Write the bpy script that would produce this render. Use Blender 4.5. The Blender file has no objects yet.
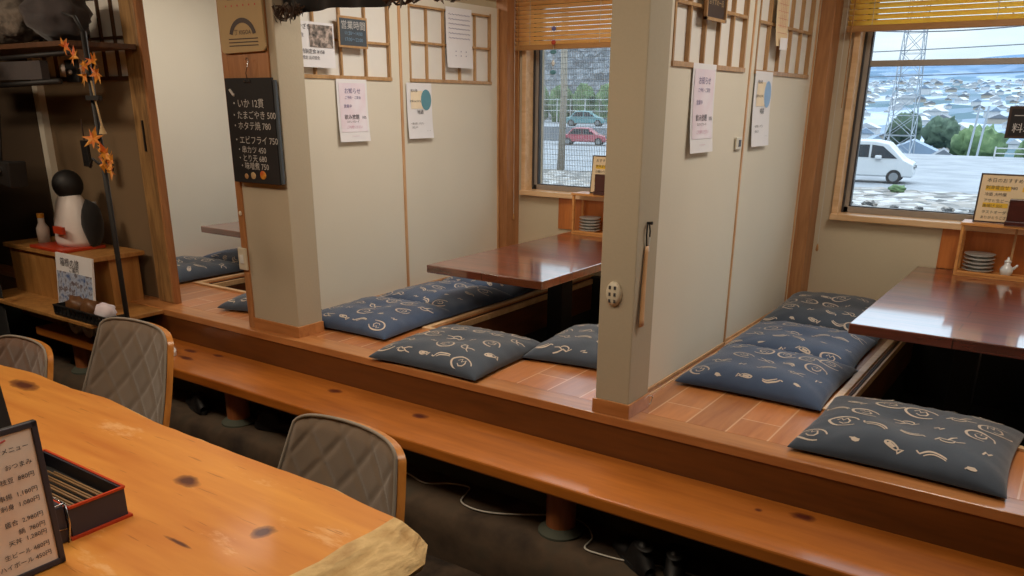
import bpy, math, random
from mathutils import Vector, Matrix, noise
PI = math.pi
random.seed(7)
col = bpy.context.scene.collection
sc = bpy.context.scene
sc.view_settings.view_transform = 'Standard'
sc.view_settings.look = 'None'

# ------------------------------------------------------------------ materials
def new_mat(name):
    m = bpy.data.materials.new(name); m.use_nodes = True
    nt = m.node_tree; b = nt.nodes['Principled BSDF']
    return m, nt, b
def lin(c):
    return tuple((x/12.92 if x <= .04045 else ((x+.055)/1.055)**2.4) for x in c)
def rgb(r, g, b): return lin((r/255, g/255, b/255)) + (1,)
def flat(name, c, rough=.6, metal=0, spec=.5, emit=0, noise_amt=.12, nscale=18, alpha=1, coat=0, trans=0):
    m, nt, b = new_mat(name)
    b.inputs['Roughness'].default_value = rough; b.inputs['Metallic'].default_value = metal
    b.inputs['Specular IOR Level'].default_value = spec
    b.inputs['Coat Weight'].default_value = coat; b.inputs['Coat Roughness'].default_value = .08
    tc = nt.nodes.new('ShaderNodeTexCoord'); n = nt.nodes.new('ShaderNodeTexNoise'); n.inputs['Scale'].default_value = nscale
    n.inputs['Detail'].default_value = 4
    nt.links.new(tc.outputs['Object'], n.inputs['Vector'])
    mx = nt.nodes.new('ShaderNodeMix'); mx.data_type = 'RGBA'
    d = 1-noise_amt; u = 1+noise_amt
    mx.inputs[6].default_value = (c[0]*d, c[1]*d, c[2]*d, 1); mx.inputs[7].default_value = (min(1,c[0]*u), min(1,c[1]*u), min(1,c[2]*u), 1)
    nt.links.new(n.outputs['Fac'], mx.inputs[0]); nt.links.new(mx.outputs[2], b.inputs['Base Color'])
    if emit: b.inputs['Emission Color'].default_value = c; b.inputs['Emission Strength'].default_value = emit
    if trans: b.inputs['Transmission Weight'].default_value = trans
    return m
def bump(nt, b, src, strength=.2, dist=.01):
    bp = nt.nodes.new('ShaderNodeBump'); bp.inputs['Strength'].default_value = strength; bp.inputs['Distance'].default_value = dist
    nt.links.new(src, bp.inputs['Height']); nt.links.new(bp.outputs[0], b.inputs['Normal'])
def wood(name, c1, c2, axis='x', scale=3.0, rough=.35, coat=.3, grain=1.0, knots=(), knotc=None, planks=None, bumpy=.08, coat_r=.12, coat_ior=1.5, worn=False):
    m, nt, b = new_mat(name); L = nt.links.new
    tc = nt.nodes.new('ShaderNodeTexCoord'); mp = nt.nodes.new('ShaderNodeMapping')
    s = {'x': (.12, 1, 1), 'y': (1, .12, 1), 'z': (1, 1, .12)}[axis]
    mp.inputs['Scale'].default_value = [v*scale*4 for v in s]
    L(tc.outputs['Object'], mp.inputs['Vector'])
    vec = mp.outputs[0]
    n1 = nt.nodes.new('ShaderNodeTexNoise'); n1.inputs['Scale'].default_value = 1.0; n1.inputs['Detail'].default_value = 5; n1.inputs['Distortion'].default_value = 1.2
    L(vec, n1.inputs['Vector'])
    n2 = nt.nodes.new('ShaderNodeTexNoise'); n2.inputs['Scale'].default_value = 7; n2.inputs['Detail'].default_value = 3
    L(vec, n2.inputs['Vector'])
    w = nt.nodes.new('ShaderNodeMath'); w.operation = 'MULTIPLY_ADD'; L(n2.outputs['Fac'], w.inputs[0]); w.inputs[1].default_value = .45*grain; L(n1.outputs['Fac'], w.inputs[2])
    cr = nt.nodes.new('ShaderNodeValToRGB'); cr.color_ramp.elements[0].position = .45; cr.color_ramp.elements[1].position = .95
    cr.color_ramp.elements[0].color = c2; cr.color_ramp.elements[1].color = c1
    L(w.outputs[0], cr.inputs[0]); out = cr.outputs[0]
    if planks:      # (size along, size across): per-board tone and seams of the given colour
        bt = nt.nodes.new('ShaderNodeTexBrick'); bt.offset = .5
        bt.inputs['Scale'].default_value = 1; bt.inputs['Brick Width'].default_value = planks[0]; bt.inputs['Row Height'].default_value = planks[1]
        bt.inputs['Mortar Size'].default_value = .0035; bt.inputs['Mortar Smooth'].default_value = .2; bt.inputs['Bias'].default_value = 0
        bt.inputs['Color1'].default_value = (.82,.82,.82,1); bt.inputs['Color2'].default_value = (1.14,1.12,1.1,1); bt.inputs['Mortar'].default_value = (1,1,1,1)
        mp2 = nt.nodes.new('ShaderNodeMapping'); mp2.inputs['Rotation'].default_value = (0,0,planks[2]); L(tc.outputs['Object'], mp2.inputs['Vector']); L(mp2.outputs[0], bt.inputs['Vector'])
        mu = nt.nodes.new('ShaderNodeMix'); mu.data_type = 'RGBA'; mu.blend_type = 'MULTIPLY'; mu.inputs[0].default_value = 1
        L(out, mu.inputs[6]); L(bt.outputs['Color'], mu.inputs[7])
        ms = nt.nodes.new('ShaderNodeMix'); ms.data_type = 'RGBA'; sf = nt.nodes.new('ShaderNodeMath'); sf.operation = 'MULTIPLY'; sf.inputs[1].default_value = .75
        L(bt.outputs['Fac'], sf.inputs[0]); L(sf.outputs[0], ms.inputs[0]); L(mu.outputs[2], ms.inputs[6]); ms.inputs[7].default_value = planks[3]; out = ms.outputs[2]
    for (kx, ky, sx, sy) in knots:
        sb = nt.nodes.new('ShaderNodeVectorMath'); sb.operation = 'SUBTRACT'; L(tc.outputs['Object'], sb.inputs[0]); sb.inputs[1].default_value = (kx, ky, 0)
        ml = nt.nodes.new('ShaderNodeVectorMath'); ml.operation = 'MULTIPLY'; L(sb.outputs[0], ml.inputs[0]); ml.inputs[1].default_value = (1/sx, 1/sy, 0)
        ns = nt.nodes.new('ShaderNodeTexNoise'); ns.inputs['Scale'].default_value = 30; L(tc.outputs['Object'], ns.inputs['Vector'])
        ln = nt.nodes.new('ShaderNodeVectorMath'); ln.operation = 'LENGTH'; L(ml.outputs[0], ln.inputs[0])
        ad = nt.nodes.new('ShaderNodeMath'); ad.operation = 'MULTIPLY_ADD'; L(ns.outputs['Fac'], ad.inputs[0]); ad.inputs[1].default_value = .9; L(ln.outputs['Value'], ad.inputs[2])
        kr = nt.nodes.new('ShaderNodeValToRGB'); kr.color_ramp.elements[0].position = .55; kr.color_ramp.elements[0].color = (1,1,1,1)
        kr.color_ramp.elements[1].position = 1.0; kr.color_ramp.elements[1].color = (0,0,0,1)
        kr.color_ramp.elements.new(.85).color = (.55,.55,.55,1)
        sc1 = nt.nodes.new('ShaderNodeMath'); sc1.operation = 'MULTIPLY'; L(ad.outputs[0], sc1.inputs[0]); sc1.inputs[1].default_value = .6
        L(sc1.outputs[0], kr.inputs[0])
        mk = nt.nodes.new('ShaderNodeMix'); mk.data_type = 'RGBA'; L(kr.outputs[0], mk.inputs[0]); L(out, mk.inputs[6]); mk.inputs[7].default_value = knotc or rgb(60,20,10)
        out = mk.outputs[2]
    if worn:
        mw_ = nt.nodes.new('ShaderNodeMapping'); mw_.inputs['Scale'].default_value = (2.2,6,4); mw_.inputs['Rotation'].default_value = (0,0,.25); L(tc.outputs['Object'], mw_.inputs['Vector'])
        nw = nt.nodes.new('ShaderNodeTexNoise'); nw.inputs['Scale'].default_value = 1.4; nw.inputs['Detail'].default_value = 8; nw.inputs['Roughness'].default_value = .65; L(mw_.outputs[0], nw.inputs['Vector'])
        rw = nt.nodes.new('ShaderNodeValToRGB'); rw.color_ramp.elements[0].position = .60; rw.color_ramp.elements[1].position = .68; rw.color_ramp.elements[1].color = (.6,.6,.6,1); L(nw.outputs['Fac'], rw.inputs[0])
        xw = nt.nodes.new('ShaderNodeMix'); xw.data_type = 'RGBA'; L(rw.outputs[0], xw.inputs[0]); L(out, xw.inputs[6]); xw.inputs[7].default_value = rgb(236,186,130); out = xw.outputs[2]
        # fine dark scratches along the grain
        mw2 = nt.nodes.new('ShaderNodeMapping'); mw2.inputs['Scale'].default_value = (7,90,4); mw2.inputs['Rotation'].default_value = (0,0,.06); L(tc.outputs['Object'], mw2.inputs['Vector'])
        nx = nt.nodes.new('ShaderNodeTexNoise'); nx.inputs['Scale'].default_value = 1; nx.inputs['Detail'].default_value = 3; L(mw2.outputs[0], nx.inputs['Vector'])
        rx = nt.nodes.new('ShaderNodeValToRGB'); rx.color_ramp.elements[0].position = .66; rx.color_ramp.elements[1].position = .72; rx.color_ramp.elements[1].color = (.55,.55,.55,1); L(nx.outputs['Fac'], rx.inputs[0])
        xx = nt.nodes.new('ShaderNodeMix'); xx.data_type = 'RGBA'; L(rx.outputs[0], xx.inputs[0]); L(out, xx.inputs[6]); xx.inputs[7].default_value = rgb(150,84,30); out = xx.outputs[2]
    L(out, b.inputs['Base Color'])
    b.inputs['Roughness'].default_value = rough; b.inputs['Coat Weight'].default_value = coat; b.inputs['Coat Roughness'].default_value = coat_r; b.inputs['Coat IOR'].default_value = coat_ior
    bump(nt, b, w.outputs[0], bumpy, .004)
    return m
def plaster(name, c, c2=None, scale=90, strength=.15):
    m, nt, b = new_mat(name); L = nt.links.new
    tc = nt.nodes.new('ShaderNodeTexCoord'); n = nt.nodes.new('ShaderNodeTexNoise'); n.inputs['Scale'].default_value = scale; n.inputs['Detail'].default_value = 6
    n3 = nt.nodes.new('ShaderNodeTexNoise'); n3.inputs['Scale'].default_value = 1.7; n3.inputs['Detail'].default_value = 2
    L(tc.outputs['Object'], n.inputs['Vector']); L(tc.outputs['Object'], n3.inputs['Vector'])
    c2 = c2 or tuple(v*.86 for v in c[:3])+(1,)
    mx = nt.nodes.new('ShaderNodeMix'); mx.data_type = 'RGBA'; mx.inputs[6].default_value = c2; mx.inputs[7].default_value = c
    mm = nt.nodes.new('ShaderNodeMath'); mm.operation = 'MULTIPLY_ADD'; L(n.outputs['Fac'], mm.inputs[0]); mm.inputs[1].default_value = .4; 
    m3 = nt.nodes.new('ShaderNodeMath'); m3.operation = 'MULTIPLY'; L(n3.outputs['Fac'], m3.inputs[0]); m3.inputs[1].default_value = .9; L(m3.outputs[0], mm.inputs[2])
    L(mm.outputs[0], mx.inputs[0]); L(mx.outputs[2], b.inputs['Base Color']); b.inputs['Roughness'].default_value = .9
    b.inputs['Specular IOR Level'].default_value = .2
    bump(nt, b, n.outputs['Fac'], strength, .004)
    return m
def cloth(name, c, c2, scale=260, rough=.85, sheen=.2, strength=.3):
    m, nt, b = new_mat(name); L = nt.links.new
    tc = nt.nodes.new('ShaderNodeTexCoord')
    n = nt.nodes.new('ShaderNodeTexNoise'); n.inputs['Scale'].default_value = 6; n.inputs['Detail'].default_value = 5
    w = nt.nodes.new('ShaderNodeTexNoise'); w.inputs['Scale'].default_value = scale
    L(tc.outputs['Object'], n.inputs['Vector']); L(tc.outputs['Object'], w.inputs['Vector'])
    mx = nt.nodes.new('ShaderNodeMix'); mx.data_type = 'RGBA'; mx.inputs[6].default_value = c2; mx.inputs[7].default_value = c
    L(n.outputs['Fac'], mx.inputs[0]); L(mx.outputs[2], b.inputs['Base Color'])
    b.inputs['Roughness'].default_value = rough; b.inputs['Sheen Weight'].default_value = sheen
    bump(nt, b, w.outputs['Fac'], strength, .002)
    return m
def ramp_noise(name, cols, scale, rough=.9, detail=6, voronoi=False, bs=0, vscale=None):
    m, nt, b = new_mat(name); L = nt.links.new
    tc = nt.nodes.new('ShaderNodeTexCoord')
    mp = nt.nodes.new('ShaderNodeMapping'); L(tc.outputs['Object'], mp.inputs['Vector'])
    if vscale: mp.inputs['Scale'].default_value = vscale
    n = nt.nodes.new('ShaderNodeTexVoronoi' if voronoi else 'ShaderNodeTexNoise'); n.inputs['Scale'].default_value = scale
    if not voronoi: n.inputs['Detail'].default_value = detail
    L(mp.outputs[0], n.inputs['Vector'])
    cr = nt.nodes.new('ShaderNodeValToRGB'); e = cr.color_ramp.elements
    src = n.outputs['Color'] if voronoi else n.outputs['Fac']
    L(src, cr.inputs[0])
    e[0].position, e[0].color = cols[0]; e[1].position, e[1].color = cols[-1]
    for p, c in cols[1:-1]: e.new(p).color = c
    L(cr.outputs[0], b.inputs['Base Color']); b.inputs['Roughness'].default_value = rough
    if bs: bump(nt, b, n.outputs['Distance'] if voronoi else n.outputs['Fac'], bs, .03)
    return m

M = {}
M['wall'] = plaster('wall plaster', rgb(212,196,166))
M['column'] = plaster('column plaster', rgb(190,178,156))
M['fusuma'] = plaster('door panel paper', rgb(230,222,204), scale=140, strength=.06)
M['ceiling'] = plaster('ceiling plaster', rgb(200,190,172))
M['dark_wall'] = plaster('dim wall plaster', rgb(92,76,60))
M['undercut'] = plaster('grey green concrete wall', rgb(88,92,82), scale=25)
M['ledge'] = ramp_noise('worn brown concrete', [(.3, rgb(50,40,32)), (.55, rgb(88,72,56)), (.75, rgb(68,64,54))], 5, bs=.3)
M['floor'] = ramp_noise('dark carpet floor', [(.3, rgb(40,32,26)), (.7, rgb(84,68,54))], 14, bs=.3)
M['cedar'] = wood('orange cedar post', rgb(188,132,84), rgb(148,96,54), 'z', 3, .5, .1)
M['cedar_x'] = wood('light window trim wood', rgb(240,202,156), rgb(214,168,118), 'x', 3, .45, .15)
M['cedar_z'] = wood('light vertical trim wood', rgb(222,178,130), rgb(186,136,90), 'z', 3, .45, .1)
M['lattice'] = wood('lattice wood', rgb(196,156,108), rgb(160,118,74), 'z', 5, .5, .1)
M['dark_edge'] = wood('dark groove wood', rgb(96,62,36), rgb(60,38,22), 'z', 5, .6, 0)
M['rough_post'] = wood('aged split post', rgb(176,136,84), rgb(104,74,42), 'z', 4, .6, .05, bumpy=.3)
M['deck'] = wood('glossy orange floor boards', rgb(214,140,80), rgb(178,104,52), 'y', 2.2, .38, .6, planks=(.62,.15,PI/2,rgb(236,190,150)), bumpy=.04, coat_r=.2, coat_ior=1.7)  # pale seams paint in the light reflected by the board gaps
M['deck_edge'] = wood('platform edge board', rgb(204,140,84), rgb(166,104,56), 'x', 2, .35, .35, bumpy=.05)
M['fascia'] = wood('varnished brown fascia', rgb(120,68,24), rgb(82,44,14), 'x', 1.6, .42, .35, bumpy=.04)
KB = [(-2.153,2.418,.035,.025), (-2.679,2.429,.035,.024), (-3.773,2.424,.05,.018), (-3.68,2.336,.06,.018), (-.694,2.424,.012,.01), (-.559,2.461,.04,.022), (-3.58,2.46,.04,.014)]
M['bench'] = wood('varnished honey bench', rgb(196,116,40), rgb(152,82,22), 'x', 1.5, .4, .5, knots=KB, knotc=rgb(84,26,12), bumpy=.04)
M['bench_post'] = wood('bench post wood', rgb(176,108,62), rgb(140,80,44), 'z', 2, .5, .2)
KC = [(-1.965,1.20,.045,.026), (-1.552,1.135,.026,.03), (-3.2,1.34,.09,.03), (-1.68,.98,.05,.006)]
M['counter'] = wood('live edge counter', rgb(226,156,68), rgb(194,116,42), 'x', 1.1, .5, .12, knots=KC, knotc=rgb(86,38,14), bumpy=.12, grain=.8, worn=True)
M['bark'] = ramp_noise('pale cut live edge', [(.3, rgb(170,132,80)), (.5, rgb(216,184,130)), (.7, rgb(150,108,62))], 9, bs=.8, vscale=(1,.6,3))
M['table'] = wood('dark red lacquered table', rgb(134,66,48), rgb(74,32,24), 'x', 2.4, .3, 1, planks=(1.6,.12,0,rgb(58,26,20)), bumpy=.04, coat_r=.07, coat_ior=2.9)
M['table_edge'] = wood('dark table edge', rgb(84,36,26), rgb(54,22,16), 'x', 3, .35, .4)
M['black'] = flat('matte black', rgb(20,18,18), .6)
M['black_cloth'] = cloth('black cloth', rgb(22,19,20), rgb(12,10,10))
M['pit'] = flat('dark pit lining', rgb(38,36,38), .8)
M['pit_wood'] = wood('brown pit wood', rgb(116,66,34), rgb(66,36,18), 'y', 2, .5, .1)
M['rackwood'] = wood('pale rack wood', rgb(222,158,88), rgb(190,122,60), 'x', 4, .45, .15)
M['ledgewood'] = wood('orange wall board', rgb(206,122,54), rgb(170,92,34), 'z', 3, .45, .2)
M['blind'] = wood('yellow bamboo slats', rgb(255,232,140), rgb(250,214,110), 'x', 3, .45, .1)
M['blind2'] = wood('tan wood slats', rgb(255,222,160), rgb(244,200,130), 'x', 3, .45, .1)
def translucent(m, amt):
    nt = m.node_tree; b = nt.nodes['Principled BSDF']; t = nt.nodes.new('ShaderNodeBsdfTranslucent'); mx = nt.nodes.new('ShaderNodeMixShader')
    mx.inputs[0].default_value = amt; nt.links.new(b.inputs['Base Color'].links[0].from_socket, t.inputs[0]); nt.links.new(b.outputs[0], mx.inputs[1]); nt.links.new(t.outputs[0], mx.inputs[2])
    nt.links.new(mx.outputs[0], nt.nodes['Material Output'].inputs[0])
translucent(M['blind'], .55); translucent(M['blind2'], .55)
M['rail'] = wood('brown blind rail', rgb(190,138,80), rgb(158,108,58), 'x', 3, .45, .1)
M['alu'] = flat('grey aluminium frame', rgb(168,158,148), .4, .3)
M['alu_dark'] = flat('dark window gasket', rgb(62,60,60), .5)
M['cushion'] = cloth('indigo cushion cloth', rgb(62,84,118), rgb(42,58,84), 420, .8, .35)
M['cushion2'] = cloth('charcoal indigo cushion cloth', rgb(58,70,86), rgb(42,52,66), 420, .8, .35)
M['motif'] = cloth('cream printed motif', rgb(222,206,188), rgb(190,172,154), 500, .85, .1)
M['seatfab'] = cloth('taupe quilted suede', rgb(126,106,86), rgb(92,76,62), 240, .9, .5)
M['seatfab2'] = cloth('brown quilted suede', rgb(118,86,66), rgb(88,62,46), 240, .9, .4)
M['piping'] = cloth('grey piping', rgb(150,140,128), rgb(120,110,98))
M['bentwood'] = wood('bent plywood shell', rgb(200,132,60), rgb(160,94,36), 'z', 3, .35, .3)
M['legwood'] = wood('chair leg wood', rgb(120,80,46), rgb(86,54,30), 'z', 3, .5, .1)
M['paper'] = flat('white paper', rgb(236,234,236), .8, noise_amt=.03)
M['paper_pink'] = ramp_noise('pink washed paper', [(.35, rgb(240,234,242)), (.6, rgb(236,220,230)), (.75, rgb(232,224,238))], 9, .8, 2)
M['paper_tan'] = flat('tan menu paper', rgb(232,206,166), .7, noise_amt=.04)
M['paper_menu'] = ramp_noise('cream menu paper', [(.35, rgb(250,240,232)), (.62, rgb(248,228,214)), (.8, rgb(246,238,238))], 9, .6, 2)
M['kraft'] = flat('beige card', rgb(186,160,118), .8, noise_amt=.05)
M['ink'] = flat('dark ink', rgb(52,48,60), .8)
M['ink_purple'] = flat('purple ink', rgb(112,104,150), .8)
M['ink_pink'] = flat('pink ink', rgb(214,168,190), .8)
M['ink_red'] = flat('red ink', rgb(200,80,80), .8)
M['ink_yellow'] = flat('yellow marker', rgb(236,190,60), .8)
M['ink_blue'] = flat('blue print', rgb(150,186,226), .8)
M['teal'] = flat('teal print', rgb(98,150,164), .8)
M['peach'] = flat('peach print', rgb(246,226,196), .8)
M['chalk'] = flat('chalk white', rgb(196,192,188), .9)
M['chalk_blue'] = flat('blue chalk', rgb(120,150,176), .9)
M['slate'] = flat('blackboard slate', rgb(26,23,24), .7)
M['slate_blue'] = flat('blue grey slate', rgb(70,78,86), .7)
M['frame_dark'] = flat('dark brown frame', rgb(62,42,30), .5)
M['photo'] = ramp_noise('printed photograph', [(.3, rgb(50,46,44)), (.5, rgb(140,128,120)), (.6, rgb(200,180,170)), (.75, rgb(90,100,84))], 40, .7, 3)
M['photo_blue'] = ramp_noise('printed town photograph', [(.3, rgb(60,90,150)), (.5, rgb(190,200,220)), (.62, rgb(90,70,80)), (.75, rgb(220,220,226))], 26, .6, 3)
M['ceramic'] = flat('white glazed ceramic', rgb(226,228,226), .15, coat=.5, noise_amt=.02)
M['ceramic_rim'] = flat('grey plate rim', rgb(150,146,138), .3)
M['plastic_cream'] = flat('cream plastic', rgb(214,204,182), .4)
M['switch_dark'] = flat('switch slot', rgb(70,70,72), .5)
M['chrome'] = flat('bright metal', rgb(190,190,192), .2, 1)
M['steel_dark'] = flat('dark steel', rgb(60,58,58), .4, .6)
M['navy_box'] = flat('dark leatherette', rgb(58,56,68), .5)
M['red_trim'] = flat('red lacquer edge', rgb(188,62,32), .35)
M['chopstick'] = wood('bamboo chopsticks', rgb(150,116,76), rgb(104,74,44), 'x', 4, .5, 0)
M['cable'] = flat('white cable', rgb(206,202,192), .5)
M['shoe'] = flat('black shoe', rgb(16,15,17), .55)
M['leaf_orange'] = ramp_noise('autumn leaf', [(.35, rgb(196,86,24)), (.55, rgb(214,150,50)), (.75, rgb(166,60,20))], 20, .6)
M['straw'] = flat('gold straw', rgb(190,150,76), .7)
M['fur'] = ramp_noise('grey furry bundle', [(.3, rgb(60,54,50)), (.6, rgb(120,110,100)), (.8, rgb(84,74,66))], 16, 1, bs=.8)
M['bag'] = cloth('dark grey bag', rgb(70,62,62), rgb(40,36,38), 60)
M['olive'] = cloth('olive cloth', rgb(120,104,66), rgb(84,72,46), 60)
M['white_bag'] = flat('white plastic jug', rgb(230,222,218), .4)
M['pink'] = flat('dull pink', rgb(170,104,96), .7)
M['pine'] = wood('dim pine board', rgb(190,138,76), rgb(150,100,48), 'z', 3, .55, .05, knots=())
M['panelwood'] = plaster('brown panel paper', rgb(132,110,84))
M['shoji'] = flat('shoji paper', rgb(232,228,220), .8, noise_amt=.03)
M['shoji_dim'] = flat('greyed shoji paper', rgb(196,180,170), .8, noise_amt=.05)
def xrgb(r, g, b): c = rgb(r, g, b); return (c[0]*.40, c[1]*.41, c[2]*.42, 1)
# exterior
M['asphalt'] = ramp_noise('grey parking asphalt', [(.3, xrgb(142,146,152)), (.7, xrgb(176,180,186))], .6, .9)
M['gravel'] = ramp_noise('rough gravel', [(.1, xrgb(70,70,70)), (.4, xrgb(136,132,128)), (.6, xrgb(170,160,150)), (.8, xrgb(206,206,206))], 2.4, .95, voronoi=True)
M['van'] = flat('white car paint', xrgb(238,242,246), .25, coat=.6, noise_amt=.01)
M['glassdark'] = flat('dark car glass', xrgb(54,64,74), .1, noise_amt=.02)
M['tyre'] = flat('tyre rubber', xrgb(40,40,42), .8)
M['hub'] = flat('wheel hub', xrgb(170,174,178), .4, .5)
M['roof_blue'] = flat('blue grey roof', xrgb(150,172,196), .7, nscale=1)
M['roof_grey'] = flat('grey roof', xrgb(132,138,148), .7, nscale=1)
M['roof_white'] = flat('pale roof', xrgb(212,216,222), .7, nscale=1)
M['housewall'] = flat('house wall', xrgb(206,196,182), .9, nscale=1)
M['housewhite'] = flat('white building wall', xrgb(236,238,242), .9, nscale=1)
M['housewin'] = flat('house window', xrgb(110,120,130), .3, nscale=1)
M['foliage'] = ramp_noise('tree foliage', [(.3, xrgb(62,92,58)), (.55, xrgb(116,146,96)), (.75, xrgb(158,180,128))], .9, .95, bs=.6)
M['foliage2'] = ramp_noise('dark tree foliage', [(.3, xrgb(54,80,66)), (.7, xrgb(108,132,108))], .9, .95, bs=.6)
M['trunk'] = flat('tree trunk', xrgb(186,172,154), .9)
M['steel'] = flat('pylon steel', xrgb(196,204,214), .5, nscale=1)
M['wire'] = flat('power line', xrgb(92,104,122), .6, nscale=1)
M['whitepaint'] = flat('white painted rail', xrgb(232,234,236), .5, nscale=1)
M['stonewall'] = ramp_noise('grey stone embankment', [(.1, xrgb(96,100,106)), (.5, xrgb(140,144,150)), (.9, xrgb(176,180,186))], 1.6, .95, voronoi=True)
M['car_teal'] = flat('teal car paint', xrgb(120,180,186), .3, coat=.5, noise_amt=.02)
M['car_red'] = flat('red car paint', xrgb(214,96,112), .3, coat=.5, noise_amt=.02)

def terrain_mat():
    m, nt, b = new_mat('distant town and hills'); L = nt.links.new
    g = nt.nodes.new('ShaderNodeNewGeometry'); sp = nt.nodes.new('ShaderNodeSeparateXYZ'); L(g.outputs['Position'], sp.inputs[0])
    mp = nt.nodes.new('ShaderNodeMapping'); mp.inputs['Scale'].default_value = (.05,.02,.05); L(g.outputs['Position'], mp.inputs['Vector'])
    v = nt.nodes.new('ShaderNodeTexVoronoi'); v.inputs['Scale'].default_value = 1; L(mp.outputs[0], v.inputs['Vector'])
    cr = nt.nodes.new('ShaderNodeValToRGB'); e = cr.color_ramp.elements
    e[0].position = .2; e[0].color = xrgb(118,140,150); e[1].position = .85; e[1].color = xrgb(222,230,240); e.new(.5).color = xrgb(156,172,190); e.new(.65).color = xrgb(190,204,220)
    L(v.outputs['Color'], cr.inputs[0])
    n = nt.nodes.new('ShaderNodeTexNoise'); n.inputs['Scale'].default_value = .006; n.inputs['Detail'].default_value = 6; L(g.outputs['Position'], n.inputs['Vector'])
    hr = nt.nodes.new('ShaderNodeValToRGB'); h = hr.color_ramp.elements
    h[0].position = .35; h[0].color = xrgb(104,134,170); h[1].position = .7; h[1].color = xrgb(146,176,206); L(n.outputs['Fac'], hr.inputs[0])  # bluish hill tones put the distance haze into the colour
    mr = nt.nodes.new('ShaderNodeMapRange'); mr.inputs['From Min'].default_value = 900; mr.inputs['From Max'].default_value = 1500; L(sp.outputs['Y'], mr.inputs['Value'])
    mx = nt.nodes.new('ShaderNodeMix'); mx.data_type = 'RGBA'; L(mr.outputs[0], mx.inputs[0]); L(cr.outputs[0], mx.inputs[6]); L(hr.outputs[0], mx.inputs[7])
    L(mx.outputs[2], b.inputs['Base Color']); b.inputs['Roughness'].default_value = 1; b.inputs['Specular IOR Level'].default_value = 0
    return m
M['terrain'] = terrain_mat()
def glass_mat():
    m, nt, b = new_mat('window glass'); L = nt.links.new
    nt.nodes.remove(b); out = nt.nodes['Material Output']
    t = nt.nodes.new('ShaderNodeBsdfTransparent'); t.inputs[0].default_value = (.96,.98,.98,1)
    g = nt.nodes.new('ShaderNodeBsdfGlossy'); g.inputs['Roughness'].default_value = .02
    f = nt.nodes.new('ShaderNodeFresnel'); f.inputs['IOR'].default_value = 1.35
    mx = nt.nodes.new('ShaderNodeMixShader'); L(f.outputs[0], mx.inputs[0]); L(t.outputs[0], mx.inputs[1]); L(g.outputs[0], mx.inputs[2]); L(mx.outputs[0], out.inputs[0])
    return m
M['glass'] = glass_mat()

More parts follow.
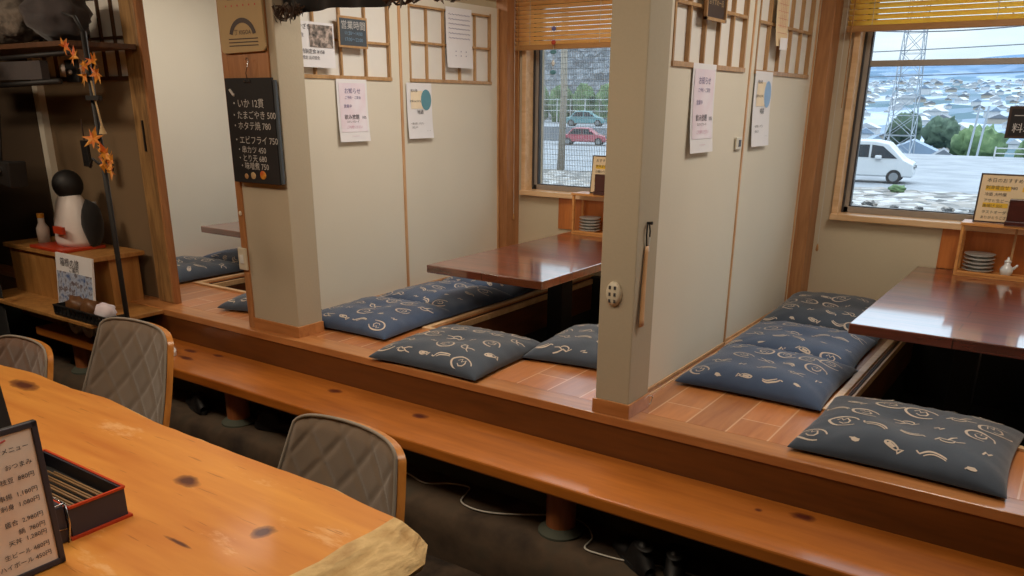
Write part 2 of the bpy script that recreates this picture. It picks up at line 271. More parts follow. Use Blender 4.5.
# ------------------------------------------------------------------ mesh builder
class MB:
    def __init__(s): s.v = []; s.f = []; s.m = []; s.T = Matrix.Identity(4)
    def add(s, vs, fs, mi=0):
        o = len(s.v); s.v += [tuple(s.T @ Vector(p)) for p in vs]; s.f += [tuple(i+o for i in f) for f in fs]; s.m += [mi]*len(fs); return s
    def box(s, x0, x1, y0, y1, z0, z1, mi=0):
        vs = [(x0,y0,z0),(x1,y0,z0),(x1,y1,z0),(x0,y1,z0),(x0,y0,z1),(x1,y0,z1),(x1,y1,z1),(x0,y1,z1)]
        return s.add(vs, [(0,3,2,1),(4,5,6,7),(0,1,5,4),(1,2,6,5),(2,3,7,6),(3,0,4,7)], mi)
    def bar(s, a, b, w, h=None, mi=0, up=(0,0,1)):
        h = h or w; a = Vector(a); b = Vector(b); d = (b-a).normalized(); up = Vector(up)
        if abs(d.dot(up)) > .98: up = Vector((0,1,0))
        x = d.cross(up).normalized(); y = x.cross(d).normalized(); vs = []
        for p in (a, b):
            for sx, sy in ((-1,-1),(1,-1),(1,1),(-1,1)): vs.append(p + x*sx*w/2 + y*sy*h/2)
        return s.add(vs, [(0,1,2,3),(7,6,5,4),(0,4,5,1),(1,5,6,2),(2,6,7,3),(3,7,4,0)], mi)
    def tube(s, pts, r, n=8, mi=0, closed=False):
        pts = [Vector(p) for p in pts]; vs = []; fs = []; N = len(pts); prev = None
        for i, p in enumerate(pts):
            if closed: d = (pts[(i+1) % N]-pts[i-1]).normalized()
            else: d = (pts[min(i+1,N-1)]-pts[max(i-1,0)]).normalized()
            up = prev if prev is not None else (Vector((0,0,1)) if abs(d.z) < .9 else Vector((0,1,0)))
            x = d.cross(up).normalized(); y = x.cross(d).normalized(); prev = y
            rr = r[i] if isinstance(r, (list, tuple)) else r
            for k in range(n):
                a = 2*PI*k/n; vs.append(p + x*math.cos(a)*rr + y*math.sin(a)*rr)
        for i in range(N if closed else N-1):
            j = (i+1) % N
            for k in range(n): fs.append((i*n+k, i*n+(k+1)%n, j*n+(k+1)%n, j*n+k))
        if not closed: fs.append(tuple(range(n-1,-1,-1))); fs.append(tuple((N-1)*n+k for k in range(n)))
        return s.add(vs, fs, mi)
    def lathe(s, prof, n=24, c=(0,0,0), mi=0, sx=1, sy=1):
        vs = []; fs = []
        for r, z in prof:
            for k in range(n): a = 2*PI*k/n; vs.append((c[0]+r*math.cos(a)*sx, c[1]+r*math.sin(a)*sy, c[2]+z))
        for i in range(len(prof)-1):
            for k in range(n): fs.append((i*n+k, i*n+(k+1)%n, (i+1)*n+(k+1)%n, (i+1)*n+k))
        fs.append(tuple(range(n-1,-1,-1))); fs.append(tuple((len(prof)-1)*n+k for k in range(n)))
        return s.add(vs, fs, mi)
    def prism(s, poly, y0, y1, mi=0):       # poly in x,z; extruded along y
        n = len(poly); vs = [(x,y0,z) for x,z in poly]+[(x,y1,z) for x,z in poly]
        fs = [tuple(range(n)), tuple(range(2*n-1,n-1,-1))]+[(i,i+n,(i+1)%n+n,(i+1)%n) for i in range(n)]
        return s.add(vs, fs, mi)
    def slab(s, poly, z0, z1, mi=0, poly2=None, mi_side=None):     # poly in x,y; extruded in z; poly2 = lower outline
        n = len(poly); p2 = poly2 or poly
        vs = [(x,y,z0) for x,y in p2]+[(x,y,z1) for x,y in poly]
        s.add(vs, [tuple(range(n-1,-1,-1)), tuple(range(n,2*n))], mi)
        return s.add(vs, [(i,(i+1)%n,(i+1)%n+n,i+n) for i in range(n)], mi if mi_side is None else mi_side)
    def grid(s, fn, nu, nv, mi=0, flip=False):
        vs = [fn(i/nu, j/nv) for j in range(nv+1) for i in range(nu+1)]; fs = []
        for j in range(nv):
            for i in range(nu):
                q = (j*(nu+1)+i, j*(nu+1)+i+1, (j+1)*(nu+1)+i+1, (j+1)*(nu+1)+i)
                fs.append(q[::-1] if flip else q)
        return s.add(vs, fs, mi)
    def ball(s, c, r, nu=14, nv=9, mi=0, jit=0, seed=0):
        rx, ry, rz = r if isinstance(r, (tuple, list)) else (r, r, r); vs = []; fs = []
        for j in range(1, nv):
            t = PI*j/nv
            for i in range(nu):
                a = 2*PI*i/nu; d = Vector((math.sin(t)*math.cos(a), math.sin(t)*math.sin(a), math.cos(t)))
                k = 1+jit*noise.noise(d*2.3+Vector((seed*3.1, seed, 0)))+jit*.5*noise.noise(d*6+Vector((seed, 0, 0)))
                vs.append((c[0]+d.x*rx*k, c[1]+d.y*ry*k, c[2]+d.z*rz*k))
        vs.append((c[0],c[1],c[2]+rz)); vs.append((c[0],c[1],c[2]-rz)); T = len(vs)-2
        for j in range(nv-2):
            for i in range(nu): fs.append((j*nu+i, (j+1)*nu+i, (j+1)*nu+(i+1)%nu, j*nu+(i+1)%nu))
        for i in range(nu): fs.append((T, i, (i+1)%nu)); fs.append((T+1, (nv-2)*nu+(i+1)%nu, (nv-2)*nu+i))
        return s.add(vs, fs, mi)
    def text(s, body, size, x, z, y=-.001, mi=0, align='LEFT', sx=1.0):
        vs, fs = text_data(body, align)
        return s.add([(x+p[0]*size*sx, y, z+p[1]*size) for p in vs], fs, mi)
    def build(s, name, mat, parent=None, smooth=False, bevel=0, seg=2, world=True, sub=0, loc=None):
        off = Vector((0,0,0))
        vs = s.v
        me = bpy.data.meshes.new(name); me.from_pydata(vs, [], s.f); 
        for mm in (mat if isinstance(mat, (list, tuple)) else [mat]): me.materials.append(mm)
        me.polygons.foreach_set('material_index', s.m)
        if smooth: me.polygons.foreach_set('use_smooth', [True]*len(me.polygons))
        me.update()
        o = bpy.data.objects.new(name, me); col.objects.link(o)
        if loc: o.location = loc
        if parent is not None: o.parent = parent
        if bevel:
            b = o.modifiers.new('b', 'BEVEL'); b.width = bevel; b.segments = seg; b.limit_method = 'ANGLE'; b.angle_limit = .6
        if sub:
            b = o.modifiers.new('s', 'SUBSURF'); b.levels = sub; b.render_levels = sub
        if smooth and (bevel or not sub):
            pass
        return o
_tc = {}
def text_data(body, align='LEFT'):
    k = (body, align)
    if k not in _tc:
        c = bpy.data.curves.new('t', 'FONT'); c.body = body; c.align_x = align; c.resolution_u = 2
        o = bpy.data.objects.new('t', c); col.objects.link(o)
        me = bpy.data.meshes.new_from_object(o.evaluated_get(bpy.context.evaluated_depsgraph_get()))
        _tc[k] = ([tuple(v.co) for v in me.vertices], [tuple(p.vertices) for p in me.polygons])
        bpy.data.objects.remove(o); bpy.data.curves.remove(c); bpy.data.meshes.remove(me)
    return _tc[k]
def tag(o, label, cat, group=None):
    o['label'] = label; o['category'] = cat
    if group: o['group'] = group
    return o
def thing(name, label, cat, loc=(0,0,0), rz=0, group=None):
    o = bpy.data.objects.new(name, None); o.empty_display_size = .1; col.objects.link(o); o.location = loc; o.rotation_euler = (0,0,rz)
    return tag(o, label, cat, group)
def struct(o): o['kind'] = 'structure'; return o
def dup(root, loc, rz, label, group=None):
    r = root.copy(); col.objects.link(r); r.location = loc; r.rotation_euler = (0,0,rz); r['label'] = label
    if group: r['group'] = group
    for ch in list(root.children):
        c = ch.copy(); col.objects.link(c); c.parent = r
        for g in list(ch.children):
            d = g.copy(); col.objects.link(d); d.parent = c
    return r

# ------------------------------------------------------------------ layout constants (metres)
FY = 2.53      # platform front
PZ = .40       # platform top
BY = 4.78      # back wall inner face
CEIL = 2.42
FL = -.25      # aisle floor

# ------------------------------------------------------------------ shell
b = MB(); b.box(-7.4,2.6,-2.2,2.46,FL-.1,FL); struct(b.build('floor', M['floor']))
b = MB(); b.box(-7.4,2.6,-2.2,5.0,CEIL,CEIL+.1); struct(b.build('ceiling', M['ceiling']))
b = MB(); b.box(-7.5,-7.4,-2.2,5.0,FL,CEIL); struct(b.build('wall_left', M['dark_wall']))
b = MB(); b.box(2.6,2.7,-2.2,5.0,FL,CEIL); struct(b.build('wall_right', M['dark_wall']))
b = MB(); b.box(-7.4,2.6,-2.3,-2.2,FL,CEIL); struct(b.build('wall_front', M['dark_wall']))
# concrete ledge under the bench (worn, rounded lip)
b = MB()
def ledge_fn(u, v):
    x = -7.3+9.8*u
    prof = [(2.20,FL),(2.185,-.12),(2.195,-.045),(2.225,-.022),(2.29,-.02),(2.38,-.02),(2.46,-.018)]
    i = round(v*6); y, z = prof[i]
    n = noise.noise(Vector((x*3, i*.7, 0)))
    return (x, y+(.02*n if i < 4 else 0), z+(.006*n if 1 < i < 6 else 0))
b.grid(ledge_fn, 160, 6); struct(b.build('trim_1', M['ledge'], smooth=True))
b = MB(); b.box(-7.4,2.6,2.45,2.52,FL,.188); struct(b.build('wall_under', M['undercut']))
b = MB(); b.box(-7.4,2.6,FY-.005,FY+.03,.19,PZ-.03); struct(b.build('trim_2', M['fascia']))

# raised platform with three sunken pits
pits = [(-.64,.02,3.07), (-2.64,-1.98,3.07), (-4.53,-3.95,3.05)]
def plat(b, z0, z1):
    xs = [-7.4]
    b.box(-7.4,2.6,FY+.10,3.05,z0,z1)
    cuts = sorted(pits)
    x = -7.4
    for (x0,x1,y0) in cuts: b.box(x,x0,3.05,BY,z0,z1); b.box(x0,x1,3.05,y0,z0,z1) if y0 > 3.051 else None; x = x1
    b.box(x,2.6,3.05,BY,z0,z1)
b = MB(); plat(b, .34, PZ); struct(b.build('floor_platform', M['deck']))
b = MB(); b.box(-7.4,2.6,FY-.012,FY+.10,PZ-.035,PZ+.001); struct(b.build('trim_3', M['deck_edge'], bevel=.004))
# pits: floor, walls, border strips
for i, (x0,x1,y0) in enumerate(pits):
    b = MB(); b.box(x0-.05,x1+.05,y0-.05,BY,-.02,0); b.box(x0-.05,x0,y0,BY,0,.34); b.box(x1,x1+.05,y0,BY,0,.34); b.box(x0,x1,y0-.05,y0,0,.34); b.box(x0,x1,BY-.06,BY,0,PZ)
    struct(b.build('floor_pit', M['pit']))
    b = MB(); b.box(x0-.001,x0+.014,y0,BY-.06,.18,PZ-.05); b.box(x1-.014,x1+.001,y0,BY-.06,.18,PZ-.05); struct(b.build('trim_%d' % (10+i), M['pit_wood']))
    b = MB()
    b.box(x0-.035,x0-.005,y0,BY-.06,PZ-.03,PZ+.012); b.box(x0+.008,x0+.02,y0,BY-.06,PZ-.045,PZ-.012)
    b.box(x1+.005,x1+.035,y0,BY-.06,PZ-.03,PZ+.012); b.box(x0-.035,x1+.035,y0-.03,y0,PZ-.03,PZ+.012)
    struct(b.build('trim_%d' % (20+i), M['cedar_x'], bevel=.002))
    b = MB(); b.box(x0-.005,x0+.008,y0,BY-.06,PZ-.05,PZ-.006); struct(b.build('trim_%d' % (30+i), M['dark_edge']))

# back wall with three window openings
wins = [(-1.125,.12), (-3.205,-2.06), (-5.25,-4.1)]
WZ0, WZ1 = .93, 2.12
b = MB(); x = -7.4
for (x0,x1) in sorted(wins):
    b.box(x,x0,BY,BY+.13,FL,CEIL); b.box(x0,x1,BY,BY+.13,FL,WZ0); b.box(x0,x1,BY,BY+.13,WZ1,CEIL); x = x1
b.box(x,2.6,BY,BY+.13,FL,CEIL); struct(b.build('wall_back', M['wall']))

for i, (x0,x1) in enumerate(wins):
    w = bpy.data.objects.new('window_%d' % (i+1), None); col.objects.link(w); w['kind'] = 'structure'
    b = MB(); t = .03
    b.box(x0-t,x0+.002,BY-.025,BY+.09,WZ0-t,WZ1+t); b.box(x1-.002,x1+t,BY-.025,BY+.09,WZ0-t,WZ1+t)
    b.box(x0-t,x1+t,BY-.05,BY+.09,WZ0-t,WZ0+.002); b.box(x0-t,x1+t,BY-.025,BY+.09,WZ1,WZ1+t)
    b.build('window_trim', M['cedar_x'], w, bevel=.003)
    b = MB(); f = .035; y0 = BY+.075; y1 = BY+.12
    b.box(x0,x0+f,y0,y1,WZ0,WZ1); b.box(x1-f,x1,y0,y1,WZ0,WZ1); b.box(x0,x1,y0,y1,WZ0,WZ0+f); b.box(x0,x1,y0,y1,WZ1-f,WZ1)
    if i != 1: b.box(x0,x1,y0+.005,y1,1.692,1.722)
    b.build('window_frame', M['alu'], w, bevel=.003)
    b = MB(); g = .008
    b.box(x0+f,x0+f+g,y0+.004,y1-.01,WZ0+f,WZ1-f); b.box(x0+f,x1-f,y0+.004,y1-.01,WZ0+f,WZ0+f+g*.6); b.box(x0+.001,x0+.012,y0-.012,y0,WZ0,WZ1)
    b.build('gasket', M['alu_dark'], w)
    b = MB(); b.box(x0+f,x1-f,y0+.02,y0+.024,WZ0+f,WZ1-f); b.build('glass_pane', M['glass'], w)

# partition walls (hidden cores) and far booth wall
b = MB(); b.box(-5.36,-5.3,2.62,BY,PZ,CEIL); struct(b.build('wall_booth', M['fusuma']))
b = MB(); b.box(.75,.82,FY,BY,PZ,CEIL); struct(b.build('wall_partition', M['fusuma']))
# lintel over sliding panels
for k, x in enumerate((-1.3,-3.32)):
    b = MB(); b.box(x-.09,x+.02,2.70,BY,2.12,CEIL); struct(b.build('trim_%d' % (40+k), M['wall']))

# columns
def column(name, x0, x1, y0, y1, label, base_h=.055):
    t = thing(name, label, 'column')
    b = MB(); b.box(x0,x1,y0,y1,PZ,CEIL); b.build('shaft', M['column'], t, bevel=.004)
    b = MB(); b.box(x0-.008,x1+.008,y0-.008,y1,PZ,PZ+base_h); b.build('skirting', M['deck_edge'], t, bevel=.002)
    return t
column('pillar', -1.378, -1.24, 2.535, 2.70, 'narrow beige plaster pillar between the middle booth and the right booth')
c2 = column('pillar', -3.40, -3.055, 2.565, 2.72, 'wide beige pillar with the long blackboard hanging on its front')
b = MB(); b.box(-3.425,-3.385,2.555,2.72,PZ,CEIL); b.build('corner_post', M['cedar'], c2, bevel=.002)
b = MB(); b.box(-3.385,-3.10,2.556,2.566,1.13,CEIL); b.build('front_board', M['cedar'], c2)

# corner posts at the back wall
for x0, x1, lab in ((-1.305,-1.235,'square cedar post in the rear corner of the right booth'), (-3.355,-3.268,'square cedar post in the rear corner of the middle booth')):
    b = MB(); b.box(x0,x1,4.63,BY,PZ,CEIL); tag(b.build('corner_post', M['cedar'], bevel=.003), lab, 'post')

# wooden post and panel at the left of booth three
t = thing('rough_post', 'aged split wooden post at the left end of the platform', 'post')
b = MB(); b.box(-4.325,-4.185,2.62,2.66,PZ,CEIL); b.build('shaft', M['rough_post'], t, bevel=.01)
b = MB(); b.box(-4.19,-4.168,2.625,2.665,PZ,CEIL); b.build('edge_strip', M['cedar'], t)
b = MB(); b.box(-4.245,-4.235,2.612,2.64,1.24,1.40); b.build('slot', M['black'], t)

def sliding_panel(x, y0, y1, label, zr=1.645, zt=2.10, cols=5, bars=(1.84,), dx=0, dim=False, z0=PZ+.012):
    """paper covered sliding panel in the plane X=x seen from +X, lattice window on top"""
    t = thing('sliding_panel', label, 'sliding door', (x+dx, (y0+y1)/2, z0))
    cy = (y0+y1)/2; w = (y1-y0)/2
    b = MB(); b.box(-.012,.0,-w+.012,w-.012,.01,zr-z0-.012); 
    b.box(-.012,.0,-w+.012,-w+.09,zr-z0-.012,zt-z0+.04); b.box(-.012,.0,w-.09,w-.012,zr-z0-.012,zt-z0+.04); b.box(-.012,.0,-w+.09,w-.09,zt-z0-.02,zt-z0+.04)
    b.build('paper_face', M['fusuma'], t)
    b = MB()
    b.box(-.02,.006,-w,-w+.014,0,zt-z0+.04); b.box(-.02,.006,w-.014,w,0,zt-z0+.04); b.box(-.02,.006,-w,w,0,.014)
    b.build('frame', M['cedar_z'], t, bevel=.002)
    a0, a1 = -w+.088, w-.088; zb, zz = zr-z0, zt-z0
    b = MB(); b.box(-.02,-.016,a0,a1,zb-.01,zz-.01); b.build('shoji_paper', M['shoji_dim' if dim else 'shoji'], t)
    b = MB()
    b.box(-.016,.008,a0-.008,a1+.008,zb-.018,zb); b.box(-.016,.004,a0-.006,a0+.008,zb,zz); b.box(-.016,.004,a1-.008,a1+.006,zb,zz); b.box(-.016,.004,a0,a1,zz-.02,zz-.008)
    for k in range(1, cols): yy = a0+(a1-a0)*k/cols; b.box(-.016,.001,yy-.006,yy+.006,zb,zz-.01)
    for z in bars: b.box(-.016,.004,a0,a1,z-z0-.006,z-z0+.006)
    b.build('lattice', M['lattice'], t, bevel=.001)
    return t
sliding_panel(-1.3, 2.765, 3.655, 'near sliding panel with lattice top on the left of the right booth')
sliding_panel(-1.3, 3.66, 4.625, 'far sliding panel with lattice top on the left of the right booth', dx=-.012)
sliding_panel(-3.32, 2.765, 3.665, 'near sliding panel with lattice top on the left of the middle booth', bars=(1.80,), zr=1.63, cols=4)
sliding_panel(-3.32, 3.67, 4.62, 'far sliding panel with lattice top on the left of the middle booth', dx=-.012, zr=1.63, zt=2.03, bars=(1.825,))
# far-left front-facing panel with lattice
t = thing('lattice_screen', 'dim brown partition panel with shoji lattice beside the aged post', 'sliding door', (-4.75, 2.66, PZ))
b = MB(); b.box(-.62,.42,0,.012,0,1.22); b.build('panel_face', M['panelwood'], t)
b = MB(); b.box(-.62,.42,.008,.012,1.22,2.0); b.build('shoji_paper', M['shoji'], t)
b = MB(); b.box(-.62,.42,-.012,.01,1.205,1.225)
for k in range(9): x = -.62+k*.13; b.box(x-.006,x+.006,-.008,.01,1.22,2.0)
for z in (1.42,1.62,1.82): b.box(-.62,.42,-.008,.01,z-.006,z+.006)
b.build('lattice', M['dark_edge'], t)
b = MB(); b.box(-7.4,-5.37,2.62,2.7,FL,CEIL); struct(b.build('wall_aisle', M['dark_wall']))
# floor track by the narrow pillar
b = MB(); b.box(-1.315,-1.30,2.70,4.6,PZ,PZ+.012); b.box(-1.285,-1.28,2.72,4.6,PZ,PZ+.01); struct(b.build('trim_50', M['cedar_x']))
b = MB(); b.box(-1.30,-1.278,2.705,2.76,PZ,2.12); struct(b.build('trim_51', M['cedar_z'], bevel=.002))
b = MB(); b.box(-1.278,-1.262,2.70,2.715,PZ,2.12); struct(b.build('trim_52', M['dark_edge']))
b = MB(); b.tube([(-1.235,2.62,PZ+.035),(-1.232,2.69,PZ+.05),(-1.235,2.735,PZ+.03),(-1.24,2.73,PZ+.004),(-1.236,2.66,PZ+.004),(-1.238,2.6,PZ+.006)], .0018, 6); tag(b.build('string', M['cable'], smooth=True), 'thin white string at the foot of the narrow pillar', 'string')

# ------------------------------------------------------------------ bench step on posts
t = thing('step_bench', 'long varnished plank bench running along the platform front', 'bench', (-2,2.36,.24))
b = MB(); b.box(-2.95,3.2,-.165,.165,-.05,0)
pk = b.build('plank', M['bench'], t, bevel=.008)
# object coordinates of the knots are world, so shift the mesh instead
for v in pk.data.vertices: v.co = v.co + Vector((-2,2.36,0))
pk.location = (2,-2.36,0)
for x in (-1.39,-3.28,.5,-4.7):
    b = MB(); b.lathe([(.056,-.24),(.056,-.05)], 32, (x+2,-.03,0)); p = b.build('leg', M['bench_post'], t, smooth=False)
    b = MB(); b.lathe([(.085,-.268),(.085,-.252),(.068,-.238),(.058,-.23)], 32, (x+2,-.03,0)); b.build('foot_collar', M['undercut'], p)

# ------------------------------------------------------------------ tables
def low_table(name, label, x0, x1, y0, y1, z=.69, leg=True):
    cx, cy = (x0+x1)/2, (y0+y1)/2
    t = thing(name, label, 'table', (cx, cy, 0)); w, d = (x1-x0)/2, (y1-y0)/2
    b = MB(); b.box(-w,w,-d,d,z-.042,z); b.build('tabletop', M['table'], t, bevel=.004)
    b = MB(); b.box(-w+.12,w-.12,-d+.2,d-.1,z-.085,z-.042); b.build('apron', M['table_edge'], t)
    b = MB(); b.box(-.05,.05,-.06,.06,0,z-.085); b.build('leg', M['black'], t, bevel=.004)
    b = MB(); b.box(-.2,.2,-.22,.22,0,.03); b.build('foot_plate', M['black'], t, bevel=.004)
    return t
low_table('low_table', 'dark red lacquered low table in the right booth', -.677, .06, 3.295, 4.765)
low_table('low_table', 'dark red lacquered low table in the middle booth', -2.80, -2.075, 3.235, 4.765)
low_table('low_table', 'dark low table at the left booth, mostly hidden by the pillar', -4.95, -4.2, 3.38, 4.765)
# pale blocks on the pit floor
for i, (x,y,l) in enumerate(((-.42,3.62,'pale wooden block on the pit floor left of the table leg'), (-.12,3.62,'pale wooden block on the pit floor right of the table leg'))):
    b = MB(); b.box(x-.05,x+.05,y-.12,y+.12,.0,.07); b.build('foot_block', M['rackwood'], bevel=.003); tag(bpy.context.scene.objects[-1] if False else col.objects[-1], l, 'block')

# ------------------------------------------------------------------ cushions
def cushion_mesh(seed, size=.57, thick=.085, fab='cushion', density=1.0):
    rnd = random.Random(seed); s = size/2; N = 34
    def edge(u): return 1-.05*(1-u*u)         # sides bow in between the corners
    def top(u, v):
        a = max(0, 1-abs(u)**3.2); c = max(0, 1-abs(v)**3.2)
        h = thick*(a*c)**.42
        n = noise.noise(Vector((u*2.2+seed*7, v*2.2, seed)))*.012*(a*c)**.3
        # puckers running in from corners and edges
        ang = math.atan2(v, u); r = max(abs(u), abs(v))
        pk = math.sin(ang*26+seed)*.0035*max(0, r-.45)*(1.9)*(a*c > 0)
        dim = -.018*math.exp(-(u*u+v*v)*16)
        return h+n+(pk+dim)*(a*c)**.3
    def pos(u, v, up=0):
        x = u*s*edge(v); y = v*s*edge(u)
        return x, y, .016+top(u, v)*.93+up
    b = MB()
    b.grid(lambda i, j: pos(math.sin((i*2-1)*PI/2), math.sin((j*2-1)*PI/2)), N, N)
    def bot(i, j):
        u, v = math.sin((i*2-1)*PI/2), math.sin((j*2-1)*PI/2)
        x, y, z = pos(u, v); a = max(0, 1-abs(u)**3.2)*max(0, 1-abs(v)**3.2)
        return x, y, .016-.014*min(1, a**.35)
    b.grid(bot, N, N, flip=True)
    # printed motifs as thin strokes lying on the cloth
    def stroke(pts, w):
        vs = []; fs = []
        for i, (u, v) in enumerate(pts):
            p0 = pts[max(i-1,0)]; p1 = pts[min(i+1,len(pts)-1)]; dx, dy = p1[0]-p0[0], p1[1]-p0[1]; l = math.hypot(dx,dy) or 1
            ww = w*.95*(.55+.6*math.sin(PI*(i+.5)/len(pts)))
            for sg in (-1,1):
                uu = max(-.97,min(.97,u-dy/l*ww*sg)); vv = max(-.97,min(.97,v+dx/l*ww*sg)); vs.append(pos(uu,vv,.0016))
        for i in range(len(pts)-1): fs.append((2*i,2*i+2,2*i+3,2*i+1))
        b.add(vs, fs, 1)
    def motif(cx, cy, k, a, sc):
        def tr(P): return [(cx+(x*math.cos(a)-y*math.sin(a))*sc, cy+(x*math.sin(a)+y*math.cos(a))*sc) for x,y in P]
        arc = lambda x,y,r,a0,a1,n=12,ry=None: [(x+r*math.cos(a0+(a1-a0)*i/n), y+(ry or r)*math.sin(a0+(a1-a0)*i/n)) for i in range(n+1)]
        if k == 0:      # bowl shaped ring with squiggle inside
            stroke(tr(arc(0,0,1,.5,5.6,18,.75)), .014); stroke(tr([(-.5,.1),(-.3,.45),(-.1,.1),(.1,.45),(.35,.1),(.3,-.2),(0,-.35),(-.3,-.2)]), .010)
        elif k == 1:    # small fish
            stroke(tr(arc(0,0,.7,0,2*PI,14,.3)), .012); stroke(tr([(.6,0),(1.0,.3),(.95,-.3),(.6,0)]), .012); stroke(tr([(-.4,0),(.3,0)]), .02)
        elif k == 2:    # twin curved lines
            stroke(tr(arc(0,-.6,1.1,.7,2.5,10)), .014); stroke(tr(arc(.1,-.85,1.05,.8,2.3,9)), .010); stroke(tr([(-.9,.1),(-1.1,.35)]), .010)
        elif k == 3:    # pepper / leaf drop, filled
            stroke(tr([(-.35,0),(-.15,.08),(.1,.06),(.38,-.05)]), .028); stroke(tr([(.35,-.05),(.6,.1)]), .008)
        elif k == 4:    # scribbled bird
            stroke(tr([(-.9,0),(-.4,.3),(0,0),(.5,.4),(.9,.5)]), .012); stroke(tr(arc(-.1,-.1,.45,2.6,6.2,10,.35)), .010); stroke(tr([(.1,.05),(.5,-.25),(1.0,-.3)]), .009)
        else:
            stroke(tr([(-.4,-.2),(-.1,.25),(.05,-.1),(.4,.2)]), .014)
    n = 5; q = 0
    for i in range(n):
        for j in range(n):
            x = -.80+1.6*(i+.5*(j%2)*.9)/(n-.6)+rnd.uniform(-.05,.05); y = -.82+1.64*j/(n-1)+rnd.uniform(-.05,.05)
            if abs(x) > .9 or abs(y) > .9: continue
            q += 1; k = (0,2,1,0,4,3,0,2,5,1,4)[(i*4+j*3+rnd.randint(0,1)) % 11]
            motif(x, y, k, rnd.uniform(-.7,.7)+(PI if rnd.random() < .3 else 0), {0:.165,1:.13,2:.15,3:.12,4:.15,5:.13}[k]*rnd.uniform(.85,1.1))
    me = b.build('floor_cushion', [M[fab], M['motif']], smooth=True)
    return me
cush = [
 ((-.345,2.875,PZ), -.01, 'indigo patterned floor cushion lying nearest the camera in the right booth', 'cushion2', 1, 0, 1.09),
 ((-.965,3.29,PZ), .0, 'indigo patterned floor cushion at the left of the right booth, nearest of three', 'cushion', 2, 0),
 ((-.985,3.80,PZ), .03, 'indigo patterned floor cushion at the left of the right booth, middle of three', 'cushion', 3, 0),
 ((-.985,4.36,PZ), -.03, 'indigo patterned floor cushion propped against the rear wall of the right booth', 'cushion2', 4, .10),
 ((-2.235,2.80,PZ), .03, 'charcoal blue patterned cushion at the front of the middle booth', 'cushion2', 5, 0),
 ((-1.70,3.23,PZ), .12, 'patterned cushion partly hidden behind the narrow pillar', 'cushion2', 6, 0),
 ((-2.965,3.03,PZ), .04, 'indigo patterned cushion beside the wide pillar, nearest of three', 'cushion', 7, 0),
 ((-2.965,3.57,PZ), -.03, 'indigo patterned cushion along the middle booth panels, second of three', 'cushion', 8, 0),
 ((-2.965,4.12,PZ), .02, 'indigo patterned cushion mostly under the middle booth table', 'cushion', 9, 0),
 ((-4.90,3.18,PZ), .0, 'patterned cushion in the left booth, nearer one beside the cream wall', 'cushion2', 10, 0),
 ((-4.88,3.75,PZ), .05, 'patterned cushion in the left booth, farther one under the table', 'cushion', 11, 0),
 ((-3.62,3.02,PZ), .2, 'patterned cushion whose corner peeps out left of the wide pillar', 'cushion2', 12, 0),
]
for loc, rz, lab, fab, sd, tilt, *ss in cush:
    o = cushion_mesh(sd, .59, .080, fab); o.scale.x = ss[0] if ss else 1; o.location = loc; o.rotation_euler = (tilt,0,rz)
    if tilt: o.location.z += .03
    tag(o, lab, 'cushion', 'floor cushions on the raised platform')

# ------------------------------------------------------------------ bamboo blinds
def blind(x0, x1, ztop, zbot, label, mat, cordx, cordz, n_gap=.026):
    t = thing('window_blind', label, 'blind', ((x0+x1)/2, BY-.06, zbot)); w = (x1-x0)/2
    b = MB(); z = .03
    while z < ztop-zbot:
        b.add([(-w,-.008,z+.0085),(w,-.008,z+.0085),(w,.008,z-.0105),(-w,.008,z-.0105),(-w,-.006,z+.011),(w,-.006,z+.011),(w,.010,z-.008),(-w,.010,z-.008)],
              [(0,3,2,1),(4,5,6,7),(0,1,5,4),(1,2,6,5),(2,3,7,6),(3,0,4,7)]); z += n_gap
    b.build('slats', mat, t)
    b = MB(); b.box(-w,w,-.018,.018,-.012,.018); b.build('bottom_rail', M['rail'], t, bevel=.003)
    b = MB(); b.box(-w,w,-.02,.02,ztop-zbot,ztop-zbot+.035); b.build('head_rail', M['rail'], t, bevel=.003)
    b = MB()
    for x in (-w+.12, 0, w-.12): b.tube([(x,-.016,0),(x,-.016,ztop-zbot)], .0015, 5)
    b.build('ladder_cord', M['cable'], t)
    cx = cordx-(x0+x1)/2; b = MB(); b.tube([(cx,-.03,ztop-zbot),(cx,-.03,cordz-zbot+.03)], .0015, 5); c = b.build('pull_cord', M['cable'], t)
    b = MB(); b.lathe([(.002,.035),(.006,.02),(.008,0),(.004,-.008)], 10, (cx,-.03,cordz-zbot)); b.build('tassel', M['rail'], c, smooth=True)
    b = MB(); b.tube([(cx+.03,-.03,ztop-zbot),(cx+.032,-.03,-.38)], .003, 6); b.build('tilt_wand', M['rail'], t)
    return t
blind(-1.185, .16, 2.25, 1.865, 'yellow bamboo blind over the right window', M['blind'], -1.188, .735)
blind(-3.262, -2.0, 2.25, 1.835, 'tan bamboo blind over the middle booth window', M['blind2'], -3.25, .74)
# hanging glass ornament on the middle window
t = thing('window_charm', 'hanging charm of teal and white discs on the middle window', 'ornament', (-2.94, BY-.11, 1.74))
b = MB(); b.tube([(0,0,-.06),(0,0,.3)], .001, 5); b.build('thread', M['cable'], t)
for z, sx, mt in ((.20,.018,'ink_purple'), (.12,.018,'red_trim'), (.065,.024,'teal'), (0,.012,'ceramic'), (-.055,.024,'teal')):
    b = MB(); b.ball((0,0,z), (sx,.006,.014 if mt != 'ceramic' else .018), 12, 6); b.build('charm_disc', M[mt], t, smooth=True)

